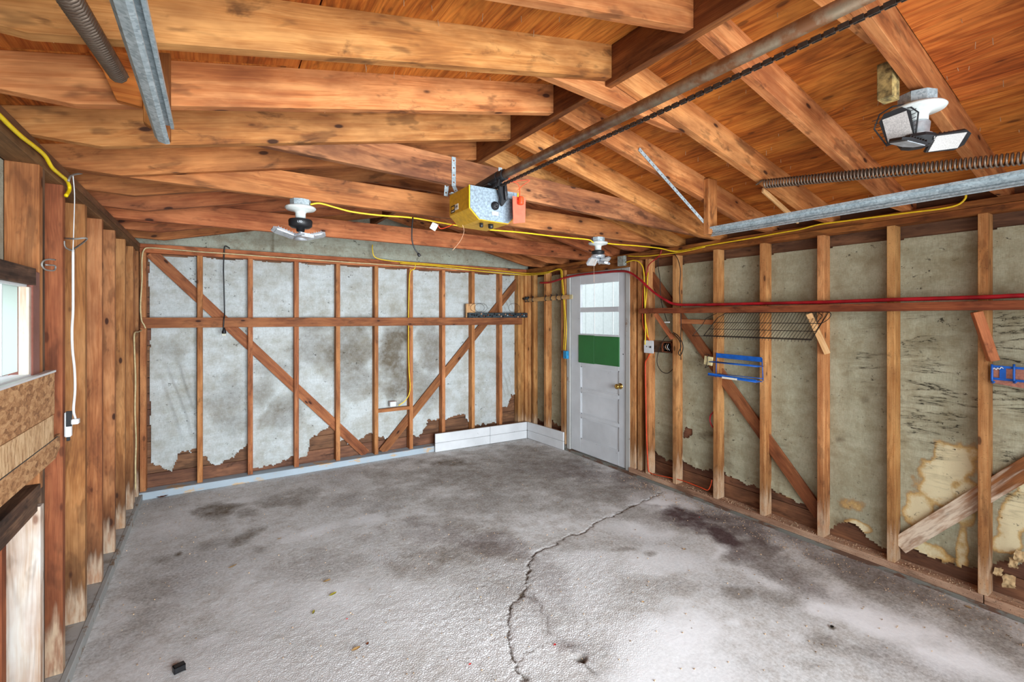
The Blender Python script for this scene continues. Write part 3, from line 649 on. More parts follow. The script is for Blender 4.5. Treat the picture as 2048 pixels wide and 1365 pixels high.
rcream = [(1870, 960, 60, 62, 0, 1.0), (1905, 930, 60, 55, 0, .95), (1835, 1010, 40, 45, 0, .8), (1930, 990, 30, 60, 0, .7), (1850, 1100, 45, 18, 20, .62), (1925, 1090, 12, 50, 0, .55), (1575, 1002, 32, 12, 15, .6), (1700, 1010, 36, 14, 12, .4), (1715, 1052, 36, 10, 20, .7), (2030, 1040, 40, 75, 0, .9), (2010, 1090, 34, 22, 0, .8), (1385, 955, 20, 6, 20, .5), (1450, 960, 20, 8, 20, .45)]
raged = [(1335, 880, 26, 60, 0, .5), (1395, 720, 30, 80, 0, .35), (1460, 900, 22, 60, 0, .4), (1600, 760, 30, 60, 0, .25), (1690, 880, 30, 40, 0, .4), (1860, 760, 90, 150, 0, 1.0), (2020, 760, 90, 190, 0, 1.0), (1740, 720, 40, 90, 0, .75), (1870, 920, 60, 90, 0, .7), (2020, 960, 50, 100, 0, .9), (1890, 500, 80, 60, 0, .35), (1700, 620, 40, 20, 0, .5), (1430, 870, 50, 40, 0, .6), (1560, 900, 20, 60, 0, .5)]
for k, (a, b) in enumerate(ru):
    lowz = {0.741: [(0, .16), (.5, .13), (1, .17)], 1.142: [(0, .1), (.35, .12), (.6, .2), (.9, .14), (1, .1)], 0.34: [(0, .30), (.5, .30), (1, .22)]}
    bt = lowz.get(round(a, 3), [(0, .24), (.5, .22), (1, .26)])
    paper_bay('building_paper', 'x', XRO, a-.002, b+.002, bt, 2.035 if a < 3 else 2.08, M['paperr'], wr, 150+k*11, rdirt, rcream, raged, -0.035, 0.007, holes=((1376, 866, 9),) if abs(a-2.271-.04) < .01 else ())

# ---------------- left wall
lst = [2.66, 3.06, 3.462, 3.86, 4.26, 4.65]
for k, y in enumerate(lst): box('stud', XLO, XL, y, y+0.041, 0.052, 2.11, M['studred' if k == 0 else 'studl'], wl, axis=2)
box('stud', XLO, XL, 4.945, 4.985, 0.052, 2.11, M['studl'], wl, axis=2); box('stud', XLO, XL-0.01, 4.80, 4.84, 0.052, 2.11, M['studl'], wl, axis=2)
box('king_stud', XLO, XL, 2.352, 2.393, 0.92, 2.11, M['studl'], wl, axis=2)
box('trimmer_stud', XLO+.004, XL-0.004, 2.396, 2.437, 0.052, 2.11, M['darkw'], wl, axis=2)
box('cripple_stud', XLO, XL+0.003, 2.352, 2.393, 0.052, 0.86, M['bleach'], wl, axis=2)
box('cripple_stud', XLO, XL-0.006, 2.02, 2.06, 0.052, 0.86, M['studred'], wl, axis=2)
for y in (1.62, 1.22, .82, .42, .02, -.38, -.80): box('stud', XLO, XL, y, y+0.041, 0.052, 2.11 if y < 1 else 1.0, M['studl'], wl, axis=2)
box('top_plate', XLO, XL, -1.0, YBO, 2.11, 2.147, M['plate'], wl, axis=1); box('top_plate', XLO, XL+0.003, -1.0, YBO, 2.149, 2.185, M['plate'], wl, axis=1)
box('blocking', XLO, XL+0.004, 1.24, 2.352, 0.900, 0.945, M['darkw'], wl); box('blocking', XLO, XL-0.004, 1.24, 2.352, 0.845, 0.895, M['darkw'], wl)
box('window_header', XLO, XL+0.004, 1.24, 2.30, 1.665, 1.725, M['darkw'], wl)
box('curb', -0.70, -0.534, -1.0, YBO, -0.02, 0.050, M['curb'], wl, 0.004); box('curb_edge', -0.540, -0.516, -1.0, 4.99, -0.02, 0.053, M['curbedge'], wl, 0.003)
for i in range(16):
    z0 = 0.05+0.141*i
    segs = [(-1.0, YBO)] if not (1.30 < z0+.137 and z0 < 1.68) else [(-1.0, 1.20), (2.34, YBO)]
    for a, b in segs: box('siding_board', XLO-0.022, XLO-0.006, a, b, z0, z0+0.138, M['siding'], wl)
for a, b, z0, z1 in ((-1, 1.20, -.05, 2.4), (2.34, YBO+.05, -.05, 2.4), (1.20, 2.34, -.05, 1.30), (1.20, 2.34, 1.68, 2.4)): box('outer_skin', XLO-0.035, XLO-0.025, a, b, z0, z1, M['roof'], wl, 0)
me = grid_mesh('building_paper', np.stack([*(lambda U, Z: (0*U+XLO-.002+(fbm(U*5, Z*3, 3, 5)-.5)*.006, U, Z))(*lay('x', 0.9, 2.35, 1.73, 2.11, .02))], -1), np.ones((71, 18), bool), {}) if False else None
box('building_paper', XLO-0.004, XLO-0.001, 0.8, 2.352, 1.727, 2.108, M['paperg'], wl, 0)
# strand board pieces nailed under the window
box('strand_board', XL+0.004, XL+0.016, 1.10, 2.470, 1.178, 1.339, M['osb1'], wl, 0.001)
box('strand_board', XL+0.005, XL+0.018, 1.10, 2.450, 1.083, 1.177, M['osb2'], wl, 0.001)
prism('strand_board', [(XL+0.004, 1.10, 1.0), (XL+0.004, 2.48, 1.0), (XL+0.004, 2.545, 1.03), (XL+0.004, 2.545, 1.085), (XL+0.004, 1.10, 1.08)], (0.012, 0, 0), M['osb1'], wl, (0, 1, 0))
box('tarred_strip', XL+0.001, XL+0.019, 1.12, 2.50, 1.0805, 1.0835, M['black'], wl, 0)
box('window_stool', XL-.08, XL+0.022, 1.12, 2.462, 1.340, 1.348, M['white'], wl, 0.001)

# ---------------- window and its frame
win = setting('window_1')
wy0, wy1, wz0, wz1 = 1.30, 2.262, 1.322, 1.657
for nm, a in (('frame_head', (XLO-.02, XL-.01, wy0, wy1, wz1, wz1+.012)), ('frame_sill', (XL-.05, XL-.0, wy0, wy1, wz0+.020, wz0+.032)), ('frame_jamb', (XL-.028, XL-.002, wy1-.012, wy1+.010, wz0+.03, wz1)), ('frame_jamb', (XLO-.02, XL-.02, wy0, wy0+.02, wz0+.03, wz1)), ('mullion', (XL-.036, XL-.024, 2.088, 2.094, wz0+.044, wz1))):
    box(nm, *a, M['bleach'] if 'jamb' in nm else M['white'], win, 0.001)
box('jamb_casing', XL-.06, XL+.002, 2.275, 2.349, 1.33, 1.715, M['redtrim'], win, 0.002)
box('pane', XL-.031, XL-.028, wy0+.02, wy1-.02, wz0+.044, wz1, M['frost'], win, 0)

# ---------------- front wall behind the camera, with the open vehicle door
box('top_plate', XLO, XRO, -1.09, -1.0, 2.11, 2.185, M['plate'], wf); box('door_header', -0.1, 2.75, -1.09, -1.0, 2.0, 2.11, M['plate'], wf)
for a, b in ((XLO, -0.1), (2.75, XRO)): box('front_panel', a, b, -1.10, -1.085, 0, 2.11, M['siding'], wf, 0.001, axis=2)
for x in (-.6, -.14, 2.75, 3.15, 3.5): box('stud', x, x+.04, -1.085, -1.0, 0, 2.11, M['stud'], wf, axis=2)
prism('gable_panel', [(XLO, -1.1, ZP), (XRO, -1.1, ZP), (XRG, -1.1, 2.74)], (0, 0.015, 0), M['siding'], wf)
g = link('ground', None, None, None) if False else box('outdoor_ground', -12, 14, -14, 12, -0.16, -0.06, M['ground'], None, 0, kind='structure')  # outdoor ground slab around the garage, not a trim piece

# ================================================================== CEILING
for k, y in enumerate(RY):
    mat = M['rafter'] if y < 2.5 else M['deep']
    # left slope
    yl = y+R.uniform(-.006, .006)
    L = [(XRG-.019, ZRG), (-0.35, zraf(-0.35)), (-0.56, ZP+.001), (XLO-.01, ZP+.001), (XLO-.012, zraf(XLO)+.002), (-0.92, zraf(-.92)), (-0.92, zraf(-.92)+RD), (XRG-.019, ZRG+RD)]
    prism('rafter', [(a, yl, b) for a, b in L], (0, 0.040, 0), mat, ce, (1, 0, SLP), 0.0015)
    yr = y+R.uniform(-.01, .006)
    L = [(XRG+.019, ZRG), (3.22, zraf(3.22)), (3.30, ZP+.0012), (XRO+.01, ZP+.001), (XRO+.012, zraf(XRO)+.002), (3.80, zraf(3.8)), (3.80, zraf(3.80)+RD), (XRG+.019, ZRG+RD)]
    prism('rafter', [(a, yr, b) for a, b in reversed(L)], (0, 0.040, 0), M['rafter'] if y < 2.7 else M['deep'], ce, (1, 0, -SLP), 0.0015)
box('ridge_beam', XRG-.0185, XRG+.0185, -1.05, YBO, ZRG-0.02, ZRG+RD-.004, M['ridge'], ce, 0.002)
# roof sheathing sheets
zt = RD+0.001
for side in (-1, 1):
    for (s0, s1) in ((0.0, 1.19), (1.195, 2.40)):
        for (a, b) in ((-1.12, 0.62), (0.624, 3.06), (3.064, 5.25)) if s0 == 0 else ((-1.12, 1.83), (1.834, 4.27), (4.274, 5.25)):
            x0, x1 = XRG+side*s0, XRG+side*min(s1, 2.38)
            P = [(x0, a, zraf(x0)+zt), (x0, b, zraf(x0)+zt), (x1, b, zraf(x1)+zt), (x1, a, zraf(x1)+zt)]
            prism('plywood_sheet', P, (0, 0, 0.013), M['ply'], ce, (0, 1, 0))
    x1 = XRG+side*2.40
    prism('roof_covering', [(XRG, -1.14, zraf(XRG)+zt+.015), (XRG, 5.27, zraf(XRG)+zt+.015), (x1, 5.27, zraf(x1)+zt+.015), (x1, -1.14, zraf(x1)+zt+.015)], (0, 0, 0.01), M['roof'], ce, (0, 1, 0))
# ties: two long ones on the plates, one sprung tie carrying the opener, short collar ties up high
def tie(p0, p1, h, mat, name='tie_beam', cut=None):
    p0, p1 = Vector(p0), Vector(p1)
    pts = [p0, p1, p1+Vector((0, 0, h)), p0+Vector((0, 0, h))]
    if cut: pts = cut
    return prism(name, pts, (0, 0.038, 0), mat, ce, (p1-p0), 0.0015)
y = 2.292
tie((0.0, y, 2.31), (XR+.07, y, 2.205), 0.14, M['tie'], cut=[Vector((-0.02, y, 2.312)), Vector((3.30, y, 2.200)), Vector((3.44, y, 2.200)), Vector((3.30, y, zraf(3.30)+.10)), Vector((2.9, y, 2.36)), Vector((0.35, y, 2.452)), Vector((0.0, y, zraf(0)+.12))])
y = 2.697
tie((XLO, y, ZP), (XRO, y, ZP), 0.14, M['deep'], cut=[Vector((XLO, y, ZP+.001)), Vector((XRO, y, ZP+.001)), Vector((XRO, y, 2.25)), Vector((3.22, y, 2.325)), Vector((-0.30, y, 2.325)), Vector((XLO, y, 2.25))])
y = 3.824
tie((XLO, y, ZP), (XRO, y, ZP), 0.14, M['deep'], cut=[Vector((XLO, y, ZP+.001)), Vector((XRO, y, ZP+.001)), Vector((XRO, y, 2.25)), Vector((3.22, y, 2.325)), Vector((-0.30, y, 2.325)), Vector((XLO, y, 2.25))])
y = 1.478
tie((0.99, y, 2.51), (2.02, y, 2.475), 0.09, M['rafter'], 'collar_tie', cut=[Vector((0.90, y, 2.53)), Vector((1.9, y, 2.475)), Vector((2.06, y, 2.50)), Vector((1.95, y, 2.57)), Vector((0.98, y, 2.61))])
y = 0.668
tie((0.8, y, 2.55), (2.1, y, 2.5), 0.09, M['rafter'], 'collar_tie', cut=[Vector((0.90, y, 2.55)), Vector((1.96, y, 2.53)), Vector((2.06, y, 2.56)), Vector((1.95, y, 2.60)), Vector((0.98, y, 2.61))])
y = 3.098
tie((0.8, y, 2.5), (2.1, y, 2.5), 0.09, M['deep'], 'collar_tie', cut=[Vector((0.75, y, 2.46)), Vector((2.15, y, 2.46)), Vector((2.0, y, 2.55)), Vector((0.9, y, 2.55))])
# hanger blocks of the door hardware
prism('hanger_block', [Vector((-0.185, 1.795, 2.375)), Vector((-0.118, 1.795, 2.385)), Vector((-0.118, 1.795, 2.108)), Vector((-0.185, 1.795, 2.150))], (0, 0.034, 0), M['plater'], ce, (0, 0, 1), 0.0015)
prism('hanger_block', [Vector((-0.32, 1.812, 2.345)), Vector((-0.187, 1.812, 2.372)), Vector((-0.187, 1.812, 2.199)), Vector((-0.250, 1.812, 2.206)), Vector((-0.278, 1.812, 2.284))], (0, 0.024, 0), M['ply'], ce, (1, 0, 0), 0.0015)
box('hanger_block', 2.645, 2.735, 1.802, 1.838, 2.085, 2.44, M['rafter'], ce, axis=2)
beam('lath', (2.70, 1.487, 2.30), (3.11, 1.487, 2.16), .012, .030, M['pale'], ce)
# protruding shingle nails: too many to count
bm = bmesh.new(); rn = random.Random(5)
for _ in range(900):
    x = rn.uniform(-0.5, 3.4); yy = rn.uniform(-0.9, 5.0); z = zraf(x)+zt
    if rn.random() < 0.6: x = XRG+(round((x-XRG)/0.14)*0.14)+rn.uniform(-.015, .015); z = zraf(x)+zt
    tube_bm([(x, yy, z+.004), (x+rn.uniform(-.004, .004), yy+rn.uniform(-.004, .004), z-rn.uniform(.012, .028))], 0.0012, 4, bm)
from_bm('shingle_nails', bm, M['nail'], ce, kind='stuff')

# ================================================================== DOOR
dr = setting('door_1')
DX = 3.480; dy0, dy1 = 3.295, 4.148; gy0, gy1 = 3.395, 3.988
def dbox(nm, y0, y1, z0, z1, x0=DX, x1=DX+.035, mat='doorw', par=dr, bv=.002): return box(nm, x0, x1, y0, y1, z0, z1, M[mat], par, bv)
dbox('stile', dy0, gy0, 0.03, 2.02); dbox('stile', gy1, dy1, 0.03, 2.02)
rails = [(0.03, .178), (.425, .463), (.712, .752), (1.003, 1.06), (1.345, 1.372), (1.612, 1.665), (1.925, 2.02)]
for a, b in rails: dbox('rail', gy0, gy1, a, b)
for a, b in ((.178, .425), (.463, .712), (.752, 1.003)): dbox('panel', gy0, gy1, a, b, DX+.012, DX+.022)
for a, b in ((.178, .425), (.463, .712), (.752, 1.003)):       # mouldings round the panels
    bm = bmesh.new()
    for (c, d, e, f) in ((gy0, gy0+.012, a, b), (gy1-.012, gy1, a, b), (gy0, gy1, a, a+.012), (gy0, gy1, b-.012, b)): box_bm(DX+.005, DX+.013, c, d, e, f, bm)
    from_bm('moulding', bm, M['doorw'], dr)
for a, b in ((1.372, 1.612), (1.665, 1.925)): dbox('pane', gy0-.004, gy1+.004, a-.004, b+.004, DX+.014, DX+.018, 'glass', dr, 0)
dbox('board', 3.385, 3.752, 1.048, 1.352, DX-.008, DX+.012, 'green'); dbox('board', 3.756, 4.012, 1.044, 1.356, DX-.008, DX+.012, 'green')
for (y, nm, mm) in ((3.232, 'jamb', 'jambw'), (4.155, 'jamb', 'jambw')): box(nm, XR+.008, XRO+.02, y, y+.055, 0.022, 2.055, M[mm], dr, .003)
box('head_jamb', XR+.008, XRO+.02, 3.287, 4.155, 2.026, 2.054, M['jambw'], dr, .003)
kn = onx(1242, 773, DX)
lathe('knob', [(.0, 0), (.030, 0), (.031, .004), (.014, .007), (.010, .012), (.010, .030), (.020, .036), (.027, .046), (.027, .056), (.020, .066), (0, .068)], M['brass'], dr, (DX-.0005, kn.y+.005, kn.z), (-1, 0, 0), 28)
lathe('key_hole', [(0, 0), (.006, 0), (.006, .002), (0, .002)], M['black'], dr, (DX-.0005, 3.335, 1.18), (-1, 0, 0), 12)
# white board wall outside, seen through the panes
fn = thing('board_fence', 'white vertical board wall outside, seen through the two door panes', 'fence', (5.0, 5.0, 0))
for k in range(22): box('board', 4.99+.004*(k % 2), 5.01, 3.0+.20*k, 3.0+.20*k+.186, -0.05, 3.2, M['outside'], fn, .003)
# skirting boards in the far corner
bb = setting('baseboard_back'); br_ = setting('baseboard_right')
def skirt(a, b, par, splits, mat=M['white']):
    a, b = Vector(a), Vector(b); d = (b-a).normalized()
    for (t0, t1) in splits:
        for (z0, z1) in ((0.003, .103), (.106, .212)):
            q0, q1 = a.lerp(b, t0), a.lerp(b, t1)
            beam('board', q0+Vector((0, 0, (z0+z1)/2)), q1+Vector((0, 0, (z0+z1)/2)), .018+.002*(z0 > .05), z1-z0, mat, par, bevel=.003)
skirt((2.13, 4.957, 0), (3.372, 4.905, 0), bb, ((0, .57), (.573, 1)))
skirt((3.385, 4.90, 0), (3.43, 4.222, 0), br_, ((0, 1),))
beam('board_backing', (2.15, 4.978, .11), (3.40, 4.93, .11), .02, .20, M['plate'], bb)

# ================================================================== GARAGE DOOR OPENER
OX0, OX1, OY0, OY1 = 1.065, 1.352, 2.05, 2.285
op = thing('garage_door_opener', 'mustard yellow box opener hung under the roof with long rusty rail and chain', 'door opener', (1.21, 2.17, 2.03))
zt_, zc, zb = 2.212, 2.10, 2.045
prof = [(OX0, zt_), (OX0, 2.098), (OX0+.055, zb), (OX1-.055, zb-.004), (OX1, 2.098), (OX1, zt_)]
prism('housing', [(x, OY0+.004, z) for x, z in prof], (0, OY1-OY0-.004, 0), M['oyel'], op, (1, 0, 0), .002)
prism('end_plate', [(x*1.0+(.004 if x < 1.2 else -.004), OY0, z+(.004 if z < 2.2 else 0)) for x, z in prof], (0, .003, 0), M['galvd'], op, (1, 0, 0))
prism('seam_flange', [(OX0-.003, OY0-.001, zt_), (OX0-.003, OY0-.001, 2.096), (OX0+.001, OY0-.001, 2.098), (OX0+.001, OY0-.001, zt_)], (0, .004, 0), M['ybright'], op)
prism('seam_flange', [(OX1-.001, OY0-.001, zt_), (OX1-.001, OY0-.001, 2.098), (OX1+.003, OY0-.001, 2.096), (OX1+.003, OY0-.001, zt_)], (0, .004, 0), M['ybright'], op)
lathe('drive_boss', [(0, 0), (.022, 0), (.022, .008), (.015, .010), (.013, .018), (.007, .018), (.006, .010), (0, .010)], M['black'], op, (1.21, OY0, 2.125), (0, -1, 0), 20)
box('sticker', 1.195, 1.232, OY0-.0012, OY0, 2.078, 2.096, M['labp'], op, 0)
pl = box('badge', OX0-.0016, OX0-.0002, 2.215, 2.262, 2.108, 2.146, M['labk'], op, 0)
box('badge', OX0-.0016, OX0-.0002, 2.176, 2.213, 2.116, 2.146, M['lab'], op, 0)
mwb = Matrix(((0, 0, -1, OX0-.0022), (-1, 0, 0, 2.1945), (0, 1, 0, 2.131), (0, 0, 0, 1)))
text('badge_mark', '1/4', .020, M['labk'], op, mwb)
box('badge_mark', OX0-.0022, OX0-.0014, 2.222, 2.254, 2.125, 2.140, M['oyel'], op, 0)
box('badge_mark', OX0-.0022, OX0-.0014, 2.222, 2.254, 2.113, 2.117, M['lab'], op, 0)
for x, r in ((1.165, .010), (1.222, .014)): lathe('bottom_knob', [(0, 0), (r, 0), (r, .018), (r*.8, .022), (0, .022)], M['black'], op, (x, 2.11, zb-.002), (0, 0, -1), 16)
RZ, RX = 2.262, 1.21
tube('rail_tube', [(RX, 2.12, RZ), (RX, -0.95, RZ+.003)], .020, M['tube'], op, 20, 0)
# chain: links under the tube
bm = bmesh.new(); yy = 2.05; k = 0
while yy > -0.9:
    zz = RZ-.040+.002*math.sin(yy*5); xx = RX+.010
    if k % 2 == 0:
        for s_ in (-.004, .004): box_bm(xx+s_-.0012, xx+s_+.0012, yy-.011, yy+.011, zz-.006, zz+.006, bm)
    else: box_bm(xx-.0022, xx+.0022, yy-.011, yy+.011, zz-.0045, zz+.0045, bm)
    yy -= .0145; k += 1
from_bm('chain', bm, M['chain'], op)
bm = bmesh.new(); tube_bm([(RX, 2.0, RZ), (RX, 2.22, RZ-.01)], .030, 14, bm); tube_bm([(RX, 1.95, RZ), (RX, 2.0, RZ)], .027, 14, bm)
for k in range(6): tube_bm([(RX-.02+.005*k, 1.97+.02*k, RZ-.02), (RX-.01, 2.0+.02*k, RZ-.045)], .006, 6, bm)
box_bm(RX-.035, RX+.035, 2.06, 2.24, RZ-.03, RZ-.022, bm)
from_bm('chain_carrier', bm, M['black'], op)
bm = bmesh.new(); yk = OY0-.045
prism_bm([(RX+.000, yk, 2.235), (RX+.045, yk, 2.235), (RX+.052, yk, 2.18), (RX+.045, yk, 2.15), (RX+.022, yk, 2.12), (RX+.012, yk, 2.13), (RX+.016, yk, 2.16), (RX+.002, yk, 2.20)], (0, .018, 0), bm)
tube_bm([(RX+.03, yk-.01, 2.24), (RX+.03, yk-.012, 2.19), (RX+.036, yk-.01, 2.15)], .007, 8, bm)
from_bm('trolley_latch', bm, M['black'], op)
# pull cord with handle and tag
tx = 1.318; tyk = OY0-.07
tube('release_cord', [(RX+.03, tyk+.04, 2.285), (RX+.07, tyk+.01, 2.25), (tx-.01, tyk, 2.235), (tx, tyk, 2.21), (tx, tyk, 2.17)], .0022, M['redh'], op, 6, 5)
tube('release_cord', [(RX+.035, tyk+.04, 2.24), (tx+.045, tyk-.02, 2.262), (tx+.02, tyk, 2.235), (tx-.012, tyk, 2.205)], .0018, M['redh'], op, 6, 5)
lathe('release_handle', [(0, 0), (.012, .001), (.016, .006), (.013, .011), (.017, .016), (.013, .021), (.017, .026), (.013, .031), (.016, .036), (.010, .042), (0, .043)], M['redh'], op, (tx-.002, tyk-.014, 2.128), (0, 0, 1), 18)
prism('hang_tag', [(tx-.043, tyk, 2.170), (tx+.040, tyk+.004, 2.172), (tx+.037, tyk+.004, 2.045), (tx-.040, tyk-.002, 2.030)], (0, .0012, 0), M['tag'], op, (0, 0, 1))
# perforated hanging straps
def strap(name, a, b, wdir, wid, parent, mat=M['galv'], holes=True, step=.033):
    a, b, wd = Vector(a), Vector(b), Vector(wdir).normalized(); ax = (b-a); L = ax.length; ax.normalize(); n = ax.cross(wd).normalized()
    m = frame((a+b)/2, ax, n)
    bm = bmesh.new(); h = wid/2; nh = int(L/step) if holes else 0; cuts = [-L/2]; r = wid*.17
    # flat plate built as a ladder of cells with square-cut holes
    xs = [-L/2]
    for k in range(nh):
        c = -L/2+(k+.5)*L/nh; xs += [c-r, c+r]
    xs.append(L/2); t = .0008
    for i in range(len(xs)-1):
        if i % 2 == 1:
            box_bm(xs[i], xs[i+1], -h, -r, -t, t, bm); box_bm(xs[i], xs[i+1], r, h, -t, t, bm)
        else: box_bm(xs[i], xs[i+1], -h, h, -t, t, bm)
    return from_bm(name, bm, mat, parent, m)
sa = ony(908, 314, 2.285); sb = ony(908, 372, 2.285)
strap('hanging_strap', (sa.x, 2.288, sa.z), (sb.x, 2.288, sb.z), (1, 0, 0), .024, op)
strap('hanging_strap', (sb.x, 2.287, sb.z), (sb.x+.01, 2.26, 2.212), (1, 0, 0), .024, op)
sa = ony(1001, 335, 2.285); strap('hanging_strap', (sa.x, 2.288, sa.z), (sa.x, 2.286, 2.212), (1, 0, 0), .024, op)
beam('mounting_angle', (OX0-.01, 2.255, zt_+.004), (OX1+.01, 2.255, zt_+.004), .03, .006, M['galv'], op)
sa = ony(893, 366, 2.34); t_ = strap('perforated_strap', (sa.x, 2.334, sa.z), (sa.x-.006, 2.335, sa.z-.075), (1, 0, 0), .024, None)
tag(t_, 'short loose perforated metal strap end just left behind the opener box', 'strap')
sa, sb = ony(1277, 297, 1.832), ony(1408, 443, 1.832); q = onx(1408, 446, 2.66)
a0 = Vector((1.79, 1.835, zraf(1.79)+.03)); dx, dy, dz = rayd(1278, 298); t0 = 1.832/dy; a0 = Vector((dx*t0, 1.832, CH+dz*t0)); dx, dy, dz = rayd(1408, 444); b0 = Vector((dx*1.84/dy, 1.842, CH+dz*1.84/dy))
t_ = strap('perforated_strap', a0, b0, (.3, 0, 1), .022, None, step=.04)
tag(t_, 'long slanting perforated metal strap running from a rafter to the right door track', 'strap')

# ================================================================== DOOR TRACKS AND SPRINGS
def track(x, z, y0, y1, open_dir, label):
    # rolled channel profile in (u toward centre, z)
    s = open_dir
    prof = [(.0, -.026), (.012, -.026), (.012, -.029), (-.003, -.029), (-.003, -.012), (-.012, -.004), (-.012, .010), (-.003, .020), (-.003, .030), (.020, .030), (.020, .018), (.018, .018), (.018, .027), (0, .027), (0, .018), (-.009, .009), (-.009, -.003), (0, -.011)]
    L = y1-y0; bm = prism_bm([(x+s*u, y0, z+v) for u, v in prof], (0, L, 0))
    o = local('door_track', bm, M['galv'], None, (x, (y0+y1)/2, z), (0, 1, 0))
    return tag(o, label, 'track', 'galvanised tracks of the overhead door')
track(2.675, 2.10, -0.95, 1.80, -1, 'galvanised steel door track on the right, below the rusty spring and above the stud wall')
bm = bmesh.new()
tl = lambda u, v, yy: (-.125+u, yy, 2.105+v)
prof = [(-.020, .030), (-.027, .012), (-.027, -.012), (-.018, -.026), (0, -.031), (.010, -.028), (.010, -.024), (0, -.027), (-.015, -.023), (-.023, -.010), (-.023, .010), (-.016, .027), (.012, .027), (.012, .018), (.020, .018), (.020, .031)]
o = local('door_track', prism_bm([tl(u, v, -0.95) for u, v in prof], (0, 2.69, 0), bm), M['galv'], None, (-.125, .4, 2.105), (0, 1, 0))
tag(o, 'galvanised steel door track at upper left, ending in mid air below the rafters', 'track', 'galvanised tracks of the overhead door')
def spring(name, a, b, r, wr, turns, label, grp):
    a, b = Vector(a), Vector(b); ax = (b-a); L = ax.length; m = frame(a, ax); root = thing(name, label, 'spring', a, grp)
    pts = []; n = turns*10
    for k in range(n+1):
        t = k/n; an = 2*math.pi*turns*t; pts.append((L*t, r*math.cos(an), r*math.sin(an)))
    bm = tube_bm(pts, wr, 5); from_bm('coil', bm, M['spring'], root, m, True)
    tube_l = [Vector((-.05, 0, 0)), Vector((-.03, 0, r*.6)), Vector((-.012, 0, r)), Vector((0, r*.5, r*.8)), Vector((0, r, 0))]
    bm = tube_bm(smooth_path(tube_l, 5), wr*1.1, 6); from_bm('end_hook', bm, M['spring'], root, m, True)
    return root
A = (2.59, 1.415, 2.300); B = (2.60, -0.55, 2.02)
spring('extension_spring', A, (2.60, .05, 2.105), .0225, .0045, 92, 'rusty extension spring on the right, stretched under the plywood above the door track', 'door extension springs')
spring('extension_spring', (-.214, 1.590, 2.190), (-.222, .40, 2.008), .0180, .0040, 84, 'dark coiled extension spring at upper left beside the short end of the door track', 'door extension springs')

# ================================================================== LAMPS
def lamp_holder(root, top, r=.052):
    x, y, z = top
    lathe('junction_box', [(0, 0), (r, 0), (r, -.038), (0, -.038)], M['galv'], root, (x, y, z), (0, 0, 1), 8, False)
    lathe('lamp_holder', [(0, -.038), (r*1.45, -.038), (r*1.5, -.045), (r*1.35, -.054), (r*.6, -.064), (r*.5, -.072), (r*.48, -.10), (0, -.10)], M['ceram'], root, (x, y, z), (0, 0, 1), 32)
def arm_panel(root, c, d, n, L=.10, W=.07, mat='led', shell='alum'):
    """folding led arm: finned shell with a led panel below. d = outward direction, n = facing"""
    c, d, n = Vector(c), Vector(d).normalized(), Vector(n).normalized(); s_ = d.cross(n).normalized(); n = s_.cross(d)
    m = Matrix((d, s_, n)).transposed().to_4x4(); m.translation = c
    bm = prism_bm([(0, -W*.42, 0), (L*.80, -W*.5, 0), (L, -W*.28, 0), (L, W*.28, 0), (L*.80, W*.5, 0), (0, W*.42, 0)], (0, 0, -.010))
    for k in range(7): box_bm(L*.08+k*L*.12, L*.08+k*L*.12+.0025, -W*.44, W*.44, -.017, -.010, bm)
    o = from_bm('arm', bm, M[shell], root, m)
    mp = m.copy(); from_bm('led_panel', box_bm(L*.06, L*.84, -W*.38, W*.38, 0, .0025), M[mat], o, mp)
    return o
f1 = ony(601, 403, 2.716); t1 = (f1.x, 2.716, ZP)
l1 = thing('ceiling_lamp', 'lamp with black collar and silver folded arms, under the tie beam left of the opener', 'lamp', t1, 'plug-in three-arm garage lamps')
lamp_holder(l1, t1)
x, y, z = t1
lathe('collar', [(0, -.10), (.030, -.10), (.056, -.106), (.060, -.114), (.058, -.140), (.046, -.150), (.022, -.152), (.020, -.170), (0, -.170)], M['black'], l1, t1, seg=28)
text('collar_mark', 'LED', .014, M['alum'], l1, Matrix.Translation((x-.012, y-.0600, z-.127)) @ Matrix.Rotation(math.radians(90), 4, 'X') @ Matrix.Rotation(0, 4, 'Y'))
lathe('stem', [(0, -.165), (.010, -.165), (.010, -.19), (.030, -.192), (.034, -.215), (0, -.218)], M['alum'], l1, t1, seg=20)
arm_panel(l1, (x-.03, y, z-.205), (-1, -.1, .30), (-.2, -.2, -1), .115, .08, 'alum'); arm_panel(l1, (x+.03, y, z-.205), (1, -.2, .28), (.2, -.2, -1), .10, .08, 'alum'); arm_panel(l1, (x, y-.025, z-.208), (.25, -1, -.02), (0, -.2, -1), .10, .085, 'alum')
f2 = ony(1196, 480, 2.716); t2 = (f2.x, 2.716, ZP)
l2 = thing('ceiling_lamp', 'lamp with white holder and pale tilted arms hanging above the top of the white door', 'lamp', t2, 'plug-in three-arm garage lamps')
lamp_holder(l2, t2); x, y, z = t2
lathe('collar', [(0, -.10), (.028, -.10), (.050, -.106), (.052, -.125), (.030, -.135), (.024, -.165), (0, -.165)], M['black'], l2, t2, seg=28)
lathe('stem', [(0, -.135), (.058, -.138), (.050, -.160), (.014, -.162), (.014, -.19), (.03, -.195), (0, -.2)], M['alum'], l2, t2, seg=20)
arm_panel(l2, (x-.02, y-.01, z-.20), (-1, .1, .05), (-.1, -.7, -.7), .09, .08, 'led'); arm_panel(l2, (x+.02, y, z-.195), (1, -.1, .30), (.1, -.6, -.75), .11, .06, 'led'); arm_panel(l2, (x, y-.02, z-.205), (.3, -1, -.15), (0, -.2, -1), .08, .08, 'led')
